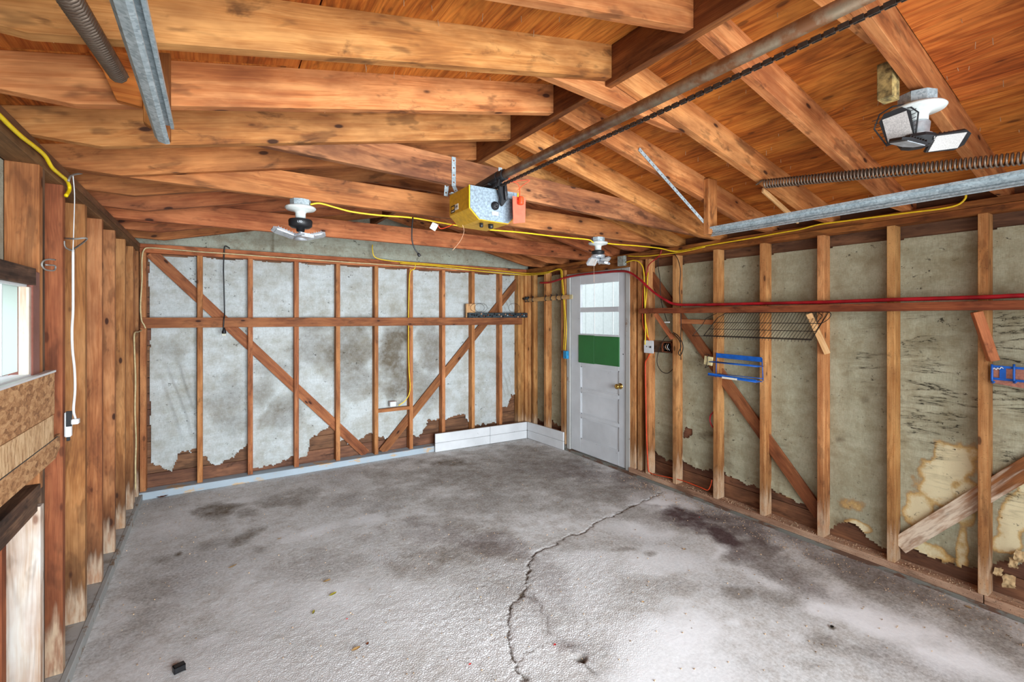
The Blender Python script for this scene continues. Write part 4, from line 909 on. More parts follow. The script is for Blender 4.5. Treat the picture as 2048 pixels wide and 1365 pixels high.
tube('pull_chain', [(x-.035, y-.02, z-.14), (x-.055, y-.03, z-.19), (x-.07, y-.03, z-.22), (x-.07, y-.03, z-.36)], .0012, M['copper'], l2, 5, 4)
t3 = (2.245, .648, 2.397)
l3 = thing('ceiling_lamp', 'large near lamp on the right with white disc, black frame and white led panels', 'lamp', t3, 'plug-in three-arm garage lamps')
x, y, z = t3
lathe('junction_box', [(0, .0), (.060, 0), (.060, -.048), (0, -.048)], M['galv'], l3, t3, (0, 0, 1), 8, False)
lathe('lamp_holder', [(0, -.048), (.082, -.048), (.088, -.056), (.084, -.062), (.04, -.072), (.034, -.080), (.034, -.11), (0, -.11)], M['ceram'], l3, t3, seg=36)
lathe('collar', [(0, -.105), (.036, -.105), (.040, -.112), (.036, -.150), (.046, -.155), (.048, -.165), (0, -.166)], M['alum'], l3, t3, seg=28)
bm = lathe_bm([(0, 0), (.056, 0), (.060, -.012), (.045, -.036), (.02, -.042), (0, -.042)], 8)
from_bm('hub', bm, M['black'], l3, Matrix.Translation((x-.012, y, z-.163)))
a1 = arm_panel(l3, (x-.058, y+.030, z-.178), (-.28, .12, .95), (-.93, -.27, -.30), .120, .095, 'led', 'black')
# open wire-like guard frame round the first panel
mm = WM[a1.name]; bm = bmesh.new()
for s_ in (-1, 1):
    tube_bm([(.0, s_*.042, -.004), (.08, s_*.066, -.006), (.125, s_*.040, -.006), (.135, 0, -.006)], .003, 5, bm)
    for k in range(8): tube_bm([(.01+.014*k, s_*.040, -.002), (.012+.014*k, s_*(.046+.0028*k), -.006)], .0018, 4, bm)
from_bm('guard_frame', bm, M['black'], l3, mm)
arm_panel(l3, (x+.030, y-.03, z-.190), (.84, -.50, .14), (-.45, -.55, -.70), .150, .080, 'led', 'black')
arm_panel(l3, (x-.03, y-.01, z-.205), (-.9, .3, .10), (-.1, .25, -1), .11, .085, 'alum', 'black')
for k, (u, v) in enumerate(((-.02, 0), (-.012, .006), (-.004, .001), (-.017, -.007))): lathe('hub_mark', [(0, 0), (.0035, 0), (.0035, .001), (0, .001)], M['led'], l3, (x+u-.0, y-.056, z-.182+v), (0, -1, -.3), 8)
mb = thing('mounting_block', 'mossy offcut of pale wood nailed beside the rafter next to the near lamp', 'block', (2.12, .69, 2.365))
box('block', 2.09, 2.155, .672, .722, 2.365, 2.50, M['moss'], mb, .003, axis=2)

# ================================================================== CABLES, HOSE, CORDS
def cable(name, pts, r, mat, label, cat='cable', grp=None, clips=(), n=6):
    o = tube(name, pts, r, mat, None, 8, n); return tag(o, label, cat, grp)
Yt = 2.690
cp = [ony(px, py, Yt-.012) for px, py in ((621, 409), (640, 407), (670, 415), (705, 424), (760, 431), (825, 436), (895, 448), (960, 458), (1040, 465), (1100, 472), (1150, 477), (1178, 480), (1187, 486))]
cable('yellow_cable', cp, .0048, M['ycable'], 'yellow cable strung along the tie beam between the two far lamps, passing under the opener')
cp = [ony(1207, 486, Yt-.01), ony(1232, 489, Yt-.01), ony(1275, 492, Yt-.01), ony(1320, 497, Yt-.01)]+[onx(px, py, XR-.012) for px, py in ((1352, 503), (1400, 494), (1440, 487), (1500, 477), (1560, 466), (1600, 459), (1640, 449), (1700, 441), (1760, 433), (1830, 424), (1880, 418), (1915, 410), (1930, 398), (1932, 388))]
cable('yellow_cable', cp, .0052, M['ycable'], 'long yellow cable stapled along the right top plate and ending in an upward curl')
cp = [onx(px, py, XR-.020) for px, py in ((1410, 494), (1370, 503), (1335, 508), (1300, 512), (1275, 513), (1255, 512))]
cable('yellow_cable', cp, .0045, M['ycable'], 'short yellow cable from the grey junction box towards the right top plate')
cp = [onx(px, py, XR-.03) for px, py in ((1252, 525), (1268, 521), (1280, 526), (1287, 540), (1289, 575), (1290, 620), (1291, 660), (1290, 690))]
cable('yellow_cable', cp, .0052, M['ycable'], 'yellow cable curving from the grey box down to the white switch plate')
cp = [ony(745, 490, 5.02), ony(745, 500, 5.0), ony(752, 516, 5.0)]+[ony(px, py, 4.985) for px, py in ((790, 523), (850, 528), (910, 533), (960, 538), (1010, 543), (1050, 547))]+[onx(px, py, XR-.02) for px, py in ((1085, 546), (1115, 540), (1123, 541))]
cable('yellow_cable', cp, .0058, M['ycable'], 'yellow cable running along the back top plate into the far corner')
cp = [ony(px, py, 4.982) for px, py in ((800, 527), (880, 533), (960, 543), (1040, 550))]+[onx(px, py, XR-.025) for px, py in ((1090, 548), (1120, 538), (1125, 560), (1130, 620), (1133, 660), (1130, 700))]
cable('yellow_cable', cp, .005, M['ycable'], 'yellow cable turning down the corner stud into the blue outlet box')
cp = [onx(px, py, XR-.012) for px, py in ((1121, 538), (1124, 570), (1128, 620), (1129, 660), (1127, 700))]
cable('yellow_cable', cp, .005, M['ycable'], 'second yellow cable beside its twin, left of the white door jamb')
cp = [ony(px, py, YB-.006) for px, py in ((831, 528), (829, 538), (820, 545), (818, 580), (817, 625))]+[ony(817, 640, YB+.004)]+[ony(px, py, YB-.006) for px, py in ((817, 665), (817, 700), (818, 740), (820, 780), (812, 800), (797, 812))]
cable('yellow_cable', cp, .0052, M['ycable'], 'yellow cable hanging down a back wall stud to the small white outlet box')
cp = [ony(px, py, 5.0) for px, py in ((283, 640), (281, 610), (284, 560), (284, 520), (288, 500), (300, 496), (340, 499), (400, 504), (460, 508), (540, 514), (640, 521), (740, 528), (840, 534), (940, 541), (1040, 549))]
cable('beige_cable', [ony(291, 657, 4.998), ony(288, 650, 4.998)]+cp, .0055, M['beige'], 'beige cable looping round the left back corner and along the back top plate')
cp = [onx(px, py, XL+.012) for px, py in ((287, 659), (277, 664), (269, 668))]+[onx(px, py, XL+.008) for px, py in ((269, 700), (271, 760), (270, 820), (272, 880), (271, 925), (271, 980))]
cable('beige_cable', cp, .0055, M['beige'], 'beige cable running straight down the last stud of the left wall')
cp = [onx(px, py, XL+.02) for px, py in ((-30, 205), (0, 232), (20, 252), (45, 275), (70, 294), (90, 312), (104, 335), (118, 348), (134, 362), (139, 378), (132, 392))]
cable('yellow_cable', cp, .0068, M['ybright'], 'thick bright yellow cord stapled to the top plate at upper left')
cp = [onx(px, py, XL+.045) for px, py in ((146, 352), (149, 390), (148, 440), (146, 500), (146, 560), (146, 620), (144, 660), (145, 700), (149, 740), (150, 780), (147, 820), (151, 838))]
c_ = thing('hanging_cord', 'long white cord hanging down the left wall studs with a small white connector', 'cord', cp[-1])
tube('cord', cp[:4], .0018, M['wcord'], c_, 6); tube('cord', cp[3:], .0045, M['wcord'], c_, 8)
q = cp[-1]; box('connector', q.x-.012, q.x+.012, q.y-.014, q.y+.014, q.z-.022, q.z+.0, M['wcord'], c_, .003)
cable('cable_tie', [onx(px, py, XL+.03) for px, py in ((137, 362), (141, 353), (150, 349), (163, 347))], .0042, M['graycable'], 'short grey cable stub sticking out of the plate above the white cord', 'cable')
def hook(pts, label): return cable('wire_hook', pts, .0035, M['graycable'], label, 'hook')
hook([onx(px, py, XL+.0) for px, py in ((128, 482), (129, 492), (135, 498), (146, 499))]+[onx(174, 478, XL+.09), onx(150, 478, XL+.06), onx(130, 477, XL+.006)], 'bent grey wire hook on the left wall stud behind the white cord')
cable('wire_hook', [onx(px, py, XL+.004) for px, py in ((110, 520), (96, 519), (86, 523), (84, 532), (92, 540), (108, 541), (110, 532), (92, 530))], .003, M['graycable'], 'flattened grey wire loop nailed to the stud above the window corner', 'hook')
ck = thing('pocket_tester', 'white and black plastic handle hanging on the left wall stud', 'tool', onx(136, 850, XL+.02))
q = onx(136, 848, XL+.02)
box('body', q.x-.01, q.x+.012, q.y-.012, q.y+.012, q.z-.055, q.z+.05, M['wcord'], ck, .004, axis=2)
box('clip', q.x-.003, q.x+.015, q.y-.017, q.y-.012, q.z-.01, q.z+.055, M['black'], ck, .001, axis=2); box('tip', q.x-.004, q.x+.006, q.y-.006, q.y+.006, q.z-.072, q.z-.055, M['black'], ck, .001)
cp = [ony(px, py, YB-.014) for px, py in ((460, 497), (450, 493), (448, 510), (447, 540), (448, 580), (449, 625))]+[ony(px, py, YB-.045) for px, py in ((448, 638), (447, 655), (448, 660))]
c_ = thing('power_cord', 'black cord with a plug hanging in front of the back wall rail', 'cord', cp[-1]); tube('cord', cp, .0055, M['black'], c_)
q = cp[-1]; lathe('plug', [(0, .02), (.008, .018), (.012, 0), (.018, -.02), (.018, -.035), (0, -.037)], M['black'], c_, q, seg=12)
box('prong', q.x-.008, q.x-.006, q.y-.004, q.y+.004, q.z-.052, q.z-.037, M['brass'], c_, 0); box('prong', q.x+.006, q.x+.008, q.y-.004, q.y+.004, q.z-.052, q.z-.037, M['brass'], c_, 0)
cp = [ony(px, py, 2.67) for px, py in ((826, 435), (824, 455), (824, 480), (829, 497), (836, 507))]
c_ = thing('power_cord', 'short black cord end dangling from the yellow cable left of the opener', 'cord', cp[-1]); tube('cord', cp, .0042, M['black'], c_)
lathe('plug', [(0, 0), (.008, 0), (.010, .016), (.006, .022), (0, .022)], M['black'], c_, cp[-1], (.5, 0, -.8), 12)
cable('bell_wire', [ony(px, py, 2.2) for px, py in ((925, 450), (928, 462), (923, 478), (913, 492), (905, 501))], .0012, M['copper'], 'thin copper wire dangling under the left bottom edge of the opener', 'wire')
nt = thing('paper_label', 'small white paper label hanging on a red wire left of the opener', 'label', ony(868, 453, 2.4)); q = ony(868, 453, 2.4)
prism('label', [q+Vector((-.026, 0, -.012)), q+Vector((-.008, 0, .022)), q+Vector((.028, 0, .012)), q+Vector((.006, 0, -.026))], (0, .0015, 0), M['lab'], nt)
text('label_text', '0 772', .013, M['labk'], nt, Matrix.Translation(q+Vector((0, -.0006, -.001))) @ Matrix.Rotation(math.radians(90), 4, 'X') @ Matrix.Rotation(math.radians(30), 4, 'Z'))
tube('red_wire', [q+Vector((.02, 0, .012)), q+Vector((.04, 0, -.008)), q+Vector((.07, -.03, .0)), q+Vector((.10, -.10, .02)), Vector((1.10, 2.25, 2.07))], .002, M['redh'], nt, 6)
# air hose over the door and along the shelf board
hx = XR-.04
cp = [onx(px, py, hx+.02) for px, py in ((1080, 566), (1100, 565), (1130, 556), (1160, 550), (1200, 546), (1235, 543), (1258, 545))]+[onx(px, py, hx-.0) for px, py in ((1280, 560), (1305, 583), (1330, 600), (1352, 609), (1400, 610), (1450, 609), (1540, 607), (1640, 605), (1780, 600), (1960, 595), (2060, 591))]+[Vector((hx, .2, 1.655)), Vector((hx, -.7, 1.66))]
cp = [Vector((p.x, p.y, max(p.z, 1.652))) for p in cp]
cable('air_hose', cp, .0118, M['hose'], 'red rubber hose looped over the door top and lying along the shelf board', 'hose')
cable('red_cord', [onx(px, py, XR-.02) for px, py in ((1292, 552), (1298, 530), (1312, 518), (1320, 510), (1323, 500))], .005, M['hose'], 'short red cord rising from the stud right of the door to the plate', 'cord')
cp = [onx(px, py, XR-.012) for px, py in ((1289, 545), (1286, 580), (1285, 620), (1286, 650), (1292, 668), (1299, 682))]
cable('orange_cable', cp, .0045, M['ocable'], 'orange cable running from the plate down into the white switch plate')
cable('orange_cable', [onx(px, py, XR-.006) for px, py in ((1296, 545), (1293, 590), (1290, 630), (1294, 660), (1297, 680))], .004, M['ybright'], 'pale yellow cable beside the orange one above the switch plate')
cp = [onx(px, py, XR-.012) for px, py in ((1300, 708), (1295, 718), (1291, 726), (1291, 760), (1292, 820), (1293, 870), (1296, 930), (1298, 945))]
cable('orange_cable', cp, .006, M['ocable'], 'orange cable running down from the switch plate to the sill')
cp = [onx(px, py, XR+.01) for px, py in ((1298, 945), (1310, 950), (1335, 955), (1365, 962), (1400, 975), (1415, 981), (1421, 972), (1424, 960))]
cable('orange_cable', cp, .004, M['ocable'], 'thin orange cable lying along the right sill from stud to stud')
cable('red_cord', [onx(px, py, XR+.02) for px, py in ((1427, 824), (1421, 832), (1420, 842), (1424, 852), (1427, 856))], .006, M['hose'], 'small red cord loop peeking out behind the second stud right of the door', 'cord')
cp = [onx(px, py, XR+.03) for px, py in ((1345, 668), (1330, 676), (1318, 700), (1314, 725), (1322, 742), (1335, 747), (1347, 738))]
cable('black_cable', cp, .0035, M['wire'], 'black cable coiled loosely round the brown outlet box')
cp = [onx(px, py, XR-.02) for px, py in ((1346, 665), (1356, 672), (1364, 685), (1366, 698), (1361, 711), (1357, 706), (1362, 694), (1358, 680), (1347, 668))]
cable('black_cable', cp, .0042, M['wire'], 'narrow black cable loop hanging on the stud right of the brown box')
cable('black_cable', [onx(px, py, XR+.02) for px, py in ((1318, 505), (1316, 530), (1320, 560), (1322, 600), (1330, 630), (1334, 643))], .0032, M['wire'], 'thin black cable hanging from the plate with a small white plug end')
cable('black_cable', [onx(px, py, XR-.01) for px, py in ((1345, 503), (1356, 520), (1361, 545), (1359, 580), (1362, 640), (1361, 690), (1362, 720))], .0035, M['wire'], 'black cable following the stud edge down past the shelf board')
q = onx(1334, 645, XR+.02); tag(box('cord_end', q.x-.006, q.x+.006, q.y-.03, q.y+.03, q.z-.006, q.z+.006, M['wcord'], None, .002), 'small white plug end under the left end of the shelf board', 'plug')

# ================================================================== THINGS ON THE RIGHT WALL
sh = thing('wall_shelf', 'dark red brown shelf board along the right wall studs on slanted brackets', 'shelf', (3.4, 1.5, 1.6))
box('board', XR-.088, XR-.001, -0.95, 3.028, 1.590, 1.638, M['ledge'], sh, .002)
def bracket(a, b, mat, s_=.030):
    beam('bracket', a, b, s_, s_, M[mat], sh, bevel=.002)
for (ua, va, la, vb, mat, s_) in ((1311, 628, 1345, 678, 'deep', .034), (1618, 628, 1655, 708, 'pale', .036), (1953, 624, 1987, 722, 'deep', .040)):
    bracket(onx(ua, va, XR-.055), onx(la, vb, XR-.02), mat, s_)
wrk = thing('wire_rack', 'black wire rack hanging tilted below the shelf board', 'rack', (3.3, 1.85, 1.5))
yA, yB = 2.225, 1.452
def rp(t, y): # t 0 at wall .. 1 at the front edge
    x = 3.435+(3.20-3.435)*t; z = 1.588+(1.408-1.588)*t; return Vector((x, y, z))
bm = bmesh.new()
for t, rr in ((0, .003), (.42, .0024), (.70, .0024), (.97, .0024), (1.0, .003)): tube_bm([rp(t, yA-.04*(t < .1)), rp(t, yB)], rr, 6, bm)
for y_ in (yA, yB): tube_bm([rp(0, y_-(.04 if y_ == yA else 0)), rp(.2, y_), rp(1, y_)], .003, 6, bm)
from_bm('frame', bm, M['wire'], wrk)
for k in range(35):
    y_ = yA-.03-(yA-yB-.04)*k/34
    tube('cross_wire', [rp(0, y_), rp(.3, y_)+Vector((0, 0, -.012)), rp(1.0, y_), rp(1.03, y_)+Vector((0, 0, -.010))], .0015, M['wire'], wrk, 4, 0)
tube('end_wire', [rp(1, yA)+Vector((0, .10, -.002)), rp(.55, yA+.06)+Vector((0, .02, .01)), rp(.25, yA+.10), rp(0.0, yA+.04)], .0024, M['wire'], wrk, 5, 0)
tube('end_wire', [rp(1, yA-.0)+Vector((0, .10, -.002)), rp(1, yA)], .0024, M['wire'], wrk, 5, 0)
tube('end_wire', [onx(px, py, XR-.03) for px, py in ((1636, 626), (1645, 633), (1634, 645), (1640, 648), (1655, 640), (1662, 630), (1658, 624))], .0024, M['wire'], wrk, 5, 5)
# blue rack
rk = thing('blue_rack', 'blue metal towel rack with two rails mounted across two studs', 'rack', onx(1480, 760, XR-.05))
xf, xw = XR-.012, XR-.16
TL, TR = onx(1433, 711, xf), onx(1524, 720, xf)
beam('top_bar', TL, TR, .004, .036, M['blue'], rk, bevel=.001)
BL, BR = onx(1433, 750, xf), onx(1525, 764, xf)
BLf, BRf = onx(1416, 750, xw), onx(1513, 765, xw)
for a, b in ((TL+Vector((0, 0, .02)), onx(1432, 755, xf)), (TR+Vector((0, 0, .01)), onx(1526, 762, xf))): tube('upright', [a, b], .0035, M['blue'], rk, 6, 0)
ML, MR = onx(1432, 724, xf), onx(1526, 733, xf)
for a, b in ((ML, MR), (onx(1418, 724, xw), onx(1514, 734, xw))): tube('rail', [a, b], .0038, M['blue'], rk, 8, 0)
tube('rail_end', [MR, onx(1514, 734, xw)], .0038, M['blue'], rk, 8, 0); tube('rail_end', [ML, onx(1418, 724, xw)], .0038, M['blue'], rk, 8, 0)
for t_ in (.0, .35, .7, 1.0): tube('tray_wire', [BL.lerp(BLf, t_), BR.lerp(BRf, t_)], .0035, M['blue'], rk, 6, 0)
for t_ in (.02, .5, .98): tube('tray_wire', [BL.lerp(BR, t_), BLf.lerp(BRf, t_)], .003, M['blue'], rk, 6, 0)
beam('tray_lip', BLf+Vector((0, 0, .006)), BRf+Vector((0, 0, .006)), .003, .022, M['blue'], rk, bevel=.0005)
tube('rail', [onx(1436, 748, xf), onx(1526, 758, xf)], .0032, M['blue'], rk, 6, 0)
c0, c1 = onx(1444, 755.5, xw-.003), onx(1474, 759.5, xw-.003); beam('label', c0, c1, .001, .014, M['lab'], rk, bevel=0)
hb = thing('hook_block', 'cream wooden block with a bent black hook left of the blue rack', 'hook', onx(1416, 722, XR+.005))
q0 = onx(1417, 722, XR-.004); beam('block', q0+Vector((0, -.004, .036)), q0+Vector((0, .004, -.036)), .075, .014, M['cream'], hb, up=(1, 0, 0), bevel=.002)
tube('hook', [onx(px, py, XR-.018) for px, py in ((1409, 709), (1414, 709), (1419, 711), (1415, 714), (1415, 722), (1413, 731), (1410, 736), (1415, 734), (1419, 731))], .0025, M['black'], hb, 6, 4)
r2 = thing('blue_rack', 'blue metal rack with a white scribble on a reddish board at the right edge', 'rack', onx(2015, 750, XR-.03))
pA, pB, pC, pD = onx(1981, 731, XR-.012), onx(2120, 742, XR-.012), onx(2120, 790, XR-.012), onx(1981, 766, XR-.012)
prism('backing_board', [pA, pB, pC, pD], (.014, 0, 0), M['brick'], r2, (0, 1, 0), .001)
xr_ = XR-.018
beam('band', onx(1983, 733, xr_), onx(2110, 742, xr_), .004, .012, M['blue'], r2, bevel=0); beam('band', onx(1981, 757, xr_), onx(2110, 769, xr_), .004, .012, M['blue'], r2, bevel=0)
prism('plate', [onx(1999, 733, xr_), onx(2012, 733.5, xr_), onx(2012, 760, xr_), onx(1999, 759, xr_)], (.003, 0, 0), M['blue'], r2)
for px in (1984, 2028, 2075): tube('bar', [onx(px, 729, xr_-.01), onx(px, 762, xr_-.012), onx(px+1, 766, xr_-.03), onx(px+4, 764, xr_-.05)], .005, M['blue'], r2, 8, 4)
tube('paint_scribble', [onx(1983+k*2.4, 738+2*math.sin(k*2.1)-.2*k*(k > 6), xr_-.004) for k in range(11)], .0022, M['white'], r2, 6, 3)
# switch plate, boxes
sw = thing('switch_plate', 'white wall switch plate on the stud right of the door', 'switch', onx(1298, 694, XR-.01)); q = onx(1298, 694, XR-.008)
box('plate', q.x-.006, q.x, q.y-.058, q.y+.058, q.z-.060, q.z+.060, M['white'], sw, .003, axis=2)
box('switch_toggle', q.x-.016, q.x-.005, q.y-.030, q.y-.022, q.z-.010, q.z+.008, M['black'], sw, .001); box('slot', q.x-.0068, q.x-.005, q.y+.02, q.y+.028, q.z-.004, q.z+.006, M['black'], sw, 0)
bx = thing('outlet_box', 'open brown outlet box full of wires behind the white switch plate', 'outlet', onx(1330, 695, XR+.05)); q = onx(1333, 695, XR+.035)
box('back_board', q.x+.03, q.x+.045, 2.72, 2.98, q.z-.055, q.z+.055, M['darkw'], bx, .001)
bm = bmesh.new()
for a in ((q.x, q.x+.04, q.y-.055, q.y-.050, q.z-.045, q.z+.045), (q.x, q.x+.04, q.y+.05, q.y+.055, q.z-.045, q.z+.045), (q.x, q.x+.04, q.y-.055, q.y+.055, q.z-.045, q.z-.040), (q.x, q.x+.04, q.y-.055, q.y+.055, q.z+.04, q.z+.045), (q.x+.03, q.x+.034, q.y-.05, q.y+.05, q.z-.04, q.z+.04)): box_bm(*a, bm)
from_bm('box', bm, M['brownbox'], bx)
for k in range(4): tube('wire', [(q.x+.02, q.y-.04+.02*k, q.z-.03), (q.x-.004, q.y-.035+.022*k, q.z+.0), (q.x+.015, q.y-.03+.02*k, q.z+.03)], .003, M[('black', 'wcord', 'copper', 'black')[k]], bx, 6, 4)
jb = thing('junction_box', 'grey cast junction box above the right top corner of the white door', 'electrical box', onx(1242, 523, XR-.02)); q = onx(1241, 522, XR-.04)
box('box', q.x, q.x+.04, q.y-.045, q.y+.045, q.z-.05, q.z+.05, M['gbox'], jb, .004, axis=2)
for dz_ in (-.03, .0, .03): lathe('knockout', [(0, 0), (.009, 0), (.009, .008), (0, .008)], M['gbox'], jb, (q.x+.02, q.y-.045, q.z+dz_), (0, -1, 0), 12)
blx = thing('outlet_box', 'small blue plastic outlet box on the stud left of the door', 'outlet', onx(1132, 710, XR-.02)); q = onx(1132, 710, XR-.012)
box('box', q.x-.02, q.x+.02, q.y-.028, q.y+.028, q.z-.045, q.z+.045, M['bluebox'], blx, .003, axis=2)
ob = thing('outlet_box', 'small white outlet box on a block between two back wall studs', 'outlet', ony(786, 808, YB)); q = ony(786, 808, YB+.01)
box('box', q.x-.038, q.x+.030, q.y-.02, q.y+.03, q.z-.030, q.z+.030, M['white'], ob, .004); box('bracket', q.x-.05, q.x+.035, q.y-.022, q.y-.018, q.z+.026, q.z+.032, M['brownbox'], ob, 0)
# tool strips near the corner
ts = thing('tool_bar', 'dark blue grey tool bar with bits standing on the back wall rail', 'tool holder', ony(995, 631, YB-.03))
q0, q1 = ony(936, 631, YB-.062), ony(1053, 631, YB-.062)
beam('bar', q0, q1, .05, .062, M['mag'], ts, bevel=.003)
rb = random.Random(3)
for k in range(26):
    x_ = q0.x+.04+(q1.x-q0.x-.07)*k/25; mt = rb.choice(['copper', 'black', 'galv', 'brownbox', 'black'])
    lathe('bit', [(0, 0), (.010, 0), (.010, .012), (.006, .018), (0, .019)], M[mt], ts, (x_, YB-.087, q0.z+rb.uniform(-.018, .02)), (0, -1, 0), 10)
for k in range(3):
    cx = (955, 962, 1028)[k]; tube('wire_coil', [ony(cx+14*math.cos(a*.7)*(1-.1*k), 616-9*math.sin(a*.7), YB-.05+.01*math.sin(a)) for a in range(0, 10+k)], .0018, M['wire'], ts, 5, 4)
tag(box('wood_block', ony(932, 603, YB-.02).x, ony(947, 603, YB-.02).x+.02, YB-.034, YB-.002, 1.554, 1.72, M['pale'], None, .003, axis=2), 'pale upright wood block on the back rail at the end of the tool bar', 'block')
ts2 = thing('tool_bar', 'wooden strip with metal clips mounted in the corner left of the door', 'tool holder', onx(1100, 597, XR-.03))
q0, q1 = onx(1052, 601, XR-.03), onx(1143, 594, XR-.03)
beam('bar', q0, q1, .022, .050, M['pale'], ts2, bevel=.002)
for k in range(7):
    t = (.03, .10, .2, .5, .62, .74, .84)[k]; c = q0.lerp(q1, t)
    tube('clip', [c+Vector((-.012, 0, -.02)), c+Vector((-.03, 0, -.022)), c+Vector((-.034, 0, .012)), c+Vector((-.016, 0, .03)), c+Vector((-.03, 0, .045))], .0055, M['black'], ts2, 6, 4)
beam('end_cap', q1+Vector((-.014, -.035, 0)), q1+Vector((-.014, .02, 0)), .006, .045, M['cream'], ts2, bevel=.001)
lathe('roller', [(0, 0), (.016, 0), (.016, .09), (0, .09)], M['mag'], ts2, q0+Vector((-.03, .01, .02)), (0.06, -1, .06), 14)

# ================================================================== LITTER ON THE FLOOR
cpz = onz(358, 1343, 0.0)
bc = thing('plastic_cap', 'small black plastic end cap lying on the floor at lower left', 'cap', (cpz.x, cpz.y, 0.0))
mcap = Matrix.Translation((cpz.x, cpz.y, .0145)) @ Matrix.Rotation(math.radians(18), 4, 'Z')
bm = bmesh.new()
L_, W_, H_ = .042, .030, .026
for a in ((-L_/2, L_/2, -W_/2, -W_/2+.003, -H_/2, H_/2), (-L_/2, L_/2, W_/2-.003, W_/2, -H_/2, H_/2), (-L_/2, L_/2, -W_/2, W_/2, -H_/2, -H_/2+.003), (-L_/2, L_/2, -W_/2, W_/2, H_/2-.003, H_/2), (-L_/2, -L_/2+.003, -W_/2, W_/2, -H_/2, H_/2)): box_bm(*a, bm)
from_bm('shell', bm, M['black'], bc, mcap)
from_bm('lip', box_bm(L_/2-.004, L_/2, -W_/2-.004, W_/2+.004, -H_/2-.0, -H_/2+.004), M['black'], bc, mcap)
def leaf(px, py, L, W, ang, mat, label, cat='leaf', curl=.35, nm='dry_leaf'):
    c = onz(px, py, 0.0); bm = bmesh.new(); n = 9; rows = []
    for i in range(n):
        t = i/(n-1); w_ = W/2*math.sin(math.pi*(.04+.92*t))**.8*(1+.15*math.sin(i*2.3))
        x = (t-.5)*L; z = curl*L*(t-.5)**2*1.2
        rows.append([bm.verts.new((x, s_*w_, z+abs(s_)*w_*.5+.0015)) for s_ in (-1, 0, 1)])
    for a, b in zip(rows, rows[1:]):
        for k in range(2): bm.faces.new((a[k], b[k], b[k+1], a[k+1]))
    g_ = bmesh.ops.solidify(bm, geom=bm.faces[:], thickness=.0006)
    zf = 0.0035
    o = from_bm(nm, bm, M[mat], None, Matrix.Translation((c.x, c.y, zf)) @ Matrix.Rotation(ang, 4, 'Z'))
    return tag(o, label, cat)
leaf(465, 1136, .055, .013, .5, 'leafb', 'narrow tan leaf on the floor in front of the back wall, left of centre')
leaf(654, 1165, .045, .018, .2, 'leafb', 'tan leaf on the floor just above the yellow leaf')
leaf(666, 1192, .046, .020, .4, 'leafy', 'curled yellow leaf on the floor left of centre')
leaf(627, 1228, .036, .012, 1.2, 'leafy', 'thin yellowish leaf on the floor below the curled yellow one')
leaf(712, 1302, .042, .020, .2, 'leafb', 'brownish curled leaf on the rough floor at lower centre')
leaf(735, 1291, .020, .012, 1.0, 'brownbox', 'tiny dark brown leaf scrap beside the lower centre leaf')
leaf(559, 1080, .030, .010, .3, 'leafb', 'small tan scrap on the floor near the dark oily smears', 'scrap', nm='scrap')
leaf(1369, 1101, .022, .018, .5, 'chip', 'small wood chip on the floor beside the dark purple stain', 'chip', nm='wood_chip')
leaf(1286, 1207, .016, .014, .2, 'chip', 'pale wood chip on the floor right of the crack', 'chip', nm='wood_chip')
leaf(1937, 1218, .030, .020, 1.1, 'chip', 'pale orange wood chip near the right wall sill', 'chip', nm='wood_chip')
leaf(1904, 1222, .022, .010, -.5, 'chip', 'thin wood splinter left of the chip near the right wall sill', 'splinter', nm='splinter')
leaf(1664, 1257, .024, .016, .2, 'wire', 'dark curled scrap on the pale patch of floor at lower right', 'scrap', nm='scrap')
leaf(1399, 1037, .018, .008, .2, 'redbit', 'tiny red scrap on the dark purple floor stain', 'scrap', nm='scrap')
leaf(1110, 1293, .016, .012, .4, 'redbit', 'small red fleck beside the little hole in the floor', 'scrap', nm='scrap')
leaf(940, 1332, .014, .010, .2, 'redbit', 'small red fleck on the rough floor near the bottom edge', 'scrap', nm='scrap')
leaf(694, 1241, .012, .008, .2, 'redbit', 'tiny red fleck on the floor right of the thin yellow leaf', 'scrap', nm='scrap')
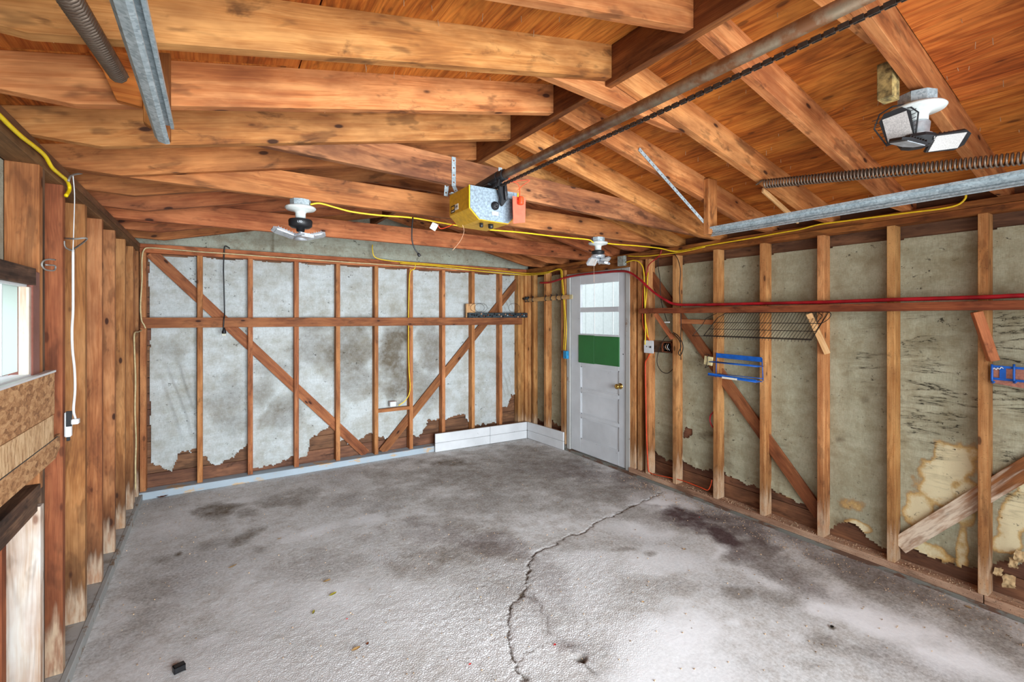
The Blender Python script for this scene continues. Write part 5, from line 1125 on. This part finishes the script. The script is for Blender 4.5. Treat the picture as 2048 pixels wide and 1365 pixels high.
leaf(325, 996, .08, .03, .1, 'brownbox', 'brown leaf scrap lying along the pale blue sill in the left corner', 'leaf')
# grit and crumbs: uncountable
bm = bmesh.new(); rn = random.Random(9)
for _ in range(1500):
    if rn.random() < .45: x_, y_ = rn.uniform(3.2, 3.44), rn.uniform(.3, 3.2)
    else: x_, y_ = rn.uniform(-.5, 3.4), rn.uniform(.6, 4.9)
    s_ = rn.uniform(.001, .003); box_bm(x_-s_, x_+s_, y_-s_*.7, y_+s_*.7, .0015, .0015+s_*1.6, bm)
tag(from_bm('floor_crumbs', bm, M['crumb'], None, kind='stuff'), 'scattered crumbs and grit over the concrete floor', 'crumbs')
bm = bmesh.new()
for _ in range(700):
    x_, y_ = rn.uniform(XR, XRO-.01), rn.uniform(.3, 3.2)
    s_ = rn.uniform(.001, .0028); box_bm(x_-s_, x_+s_, y_-s_*.7, y_+s_*.7, .066, .067+s_*1.6, bm)
tag(from_bm('sill_crumbs', bm, M['crumb'], None, kind='stuff'), 'sawdust and crumbs lying on the sill of the right wall', 'crumbs')
# peeling flaps of paper at the foot of the right wall
def flap(px, py, s_, label, seed):
    c = onx(px, py, XRO-.03); bm = bmesh.new(); n = 7; rr = random.Random(seed); vs = []
    for i in range(n):
        row = []
        for j in range(n):
            u, v = (i/(n-1)-.5), (j/(n-1)-.5); k = .8+.3*rr.random()
            row.append(bm.verts.new((-.03*math.cos(v*3)+.02*rr.random()-.02*u, u*s_*k, v*s_*1.5*k)))
        vs.append(row)
    for i in range(n-1):
        for j in range(n-1): bm.faces.new((vs[i][j], vs[i+1][j], vs[i+1][j+1], vs[i][j+1]))
    return tag(from_bm('paper_flap', bm, M['peel'], None, Matrix.Translation(c), True), label, 'paper', None)
flap(1998, 1146, .030, 'small curled tan paper flap low on the right wall near the right edge', 1)
flap(2019, 1165, .046, 'largest curled tan paper flap hanging over the right sill', 2)
flap(2028, 1128, .034, 'tan paper flap above the largest one at the right edge', 3)
flap(2040, 1115, .04, 'tan paper flap cut off by the right edge of the picture', 4)
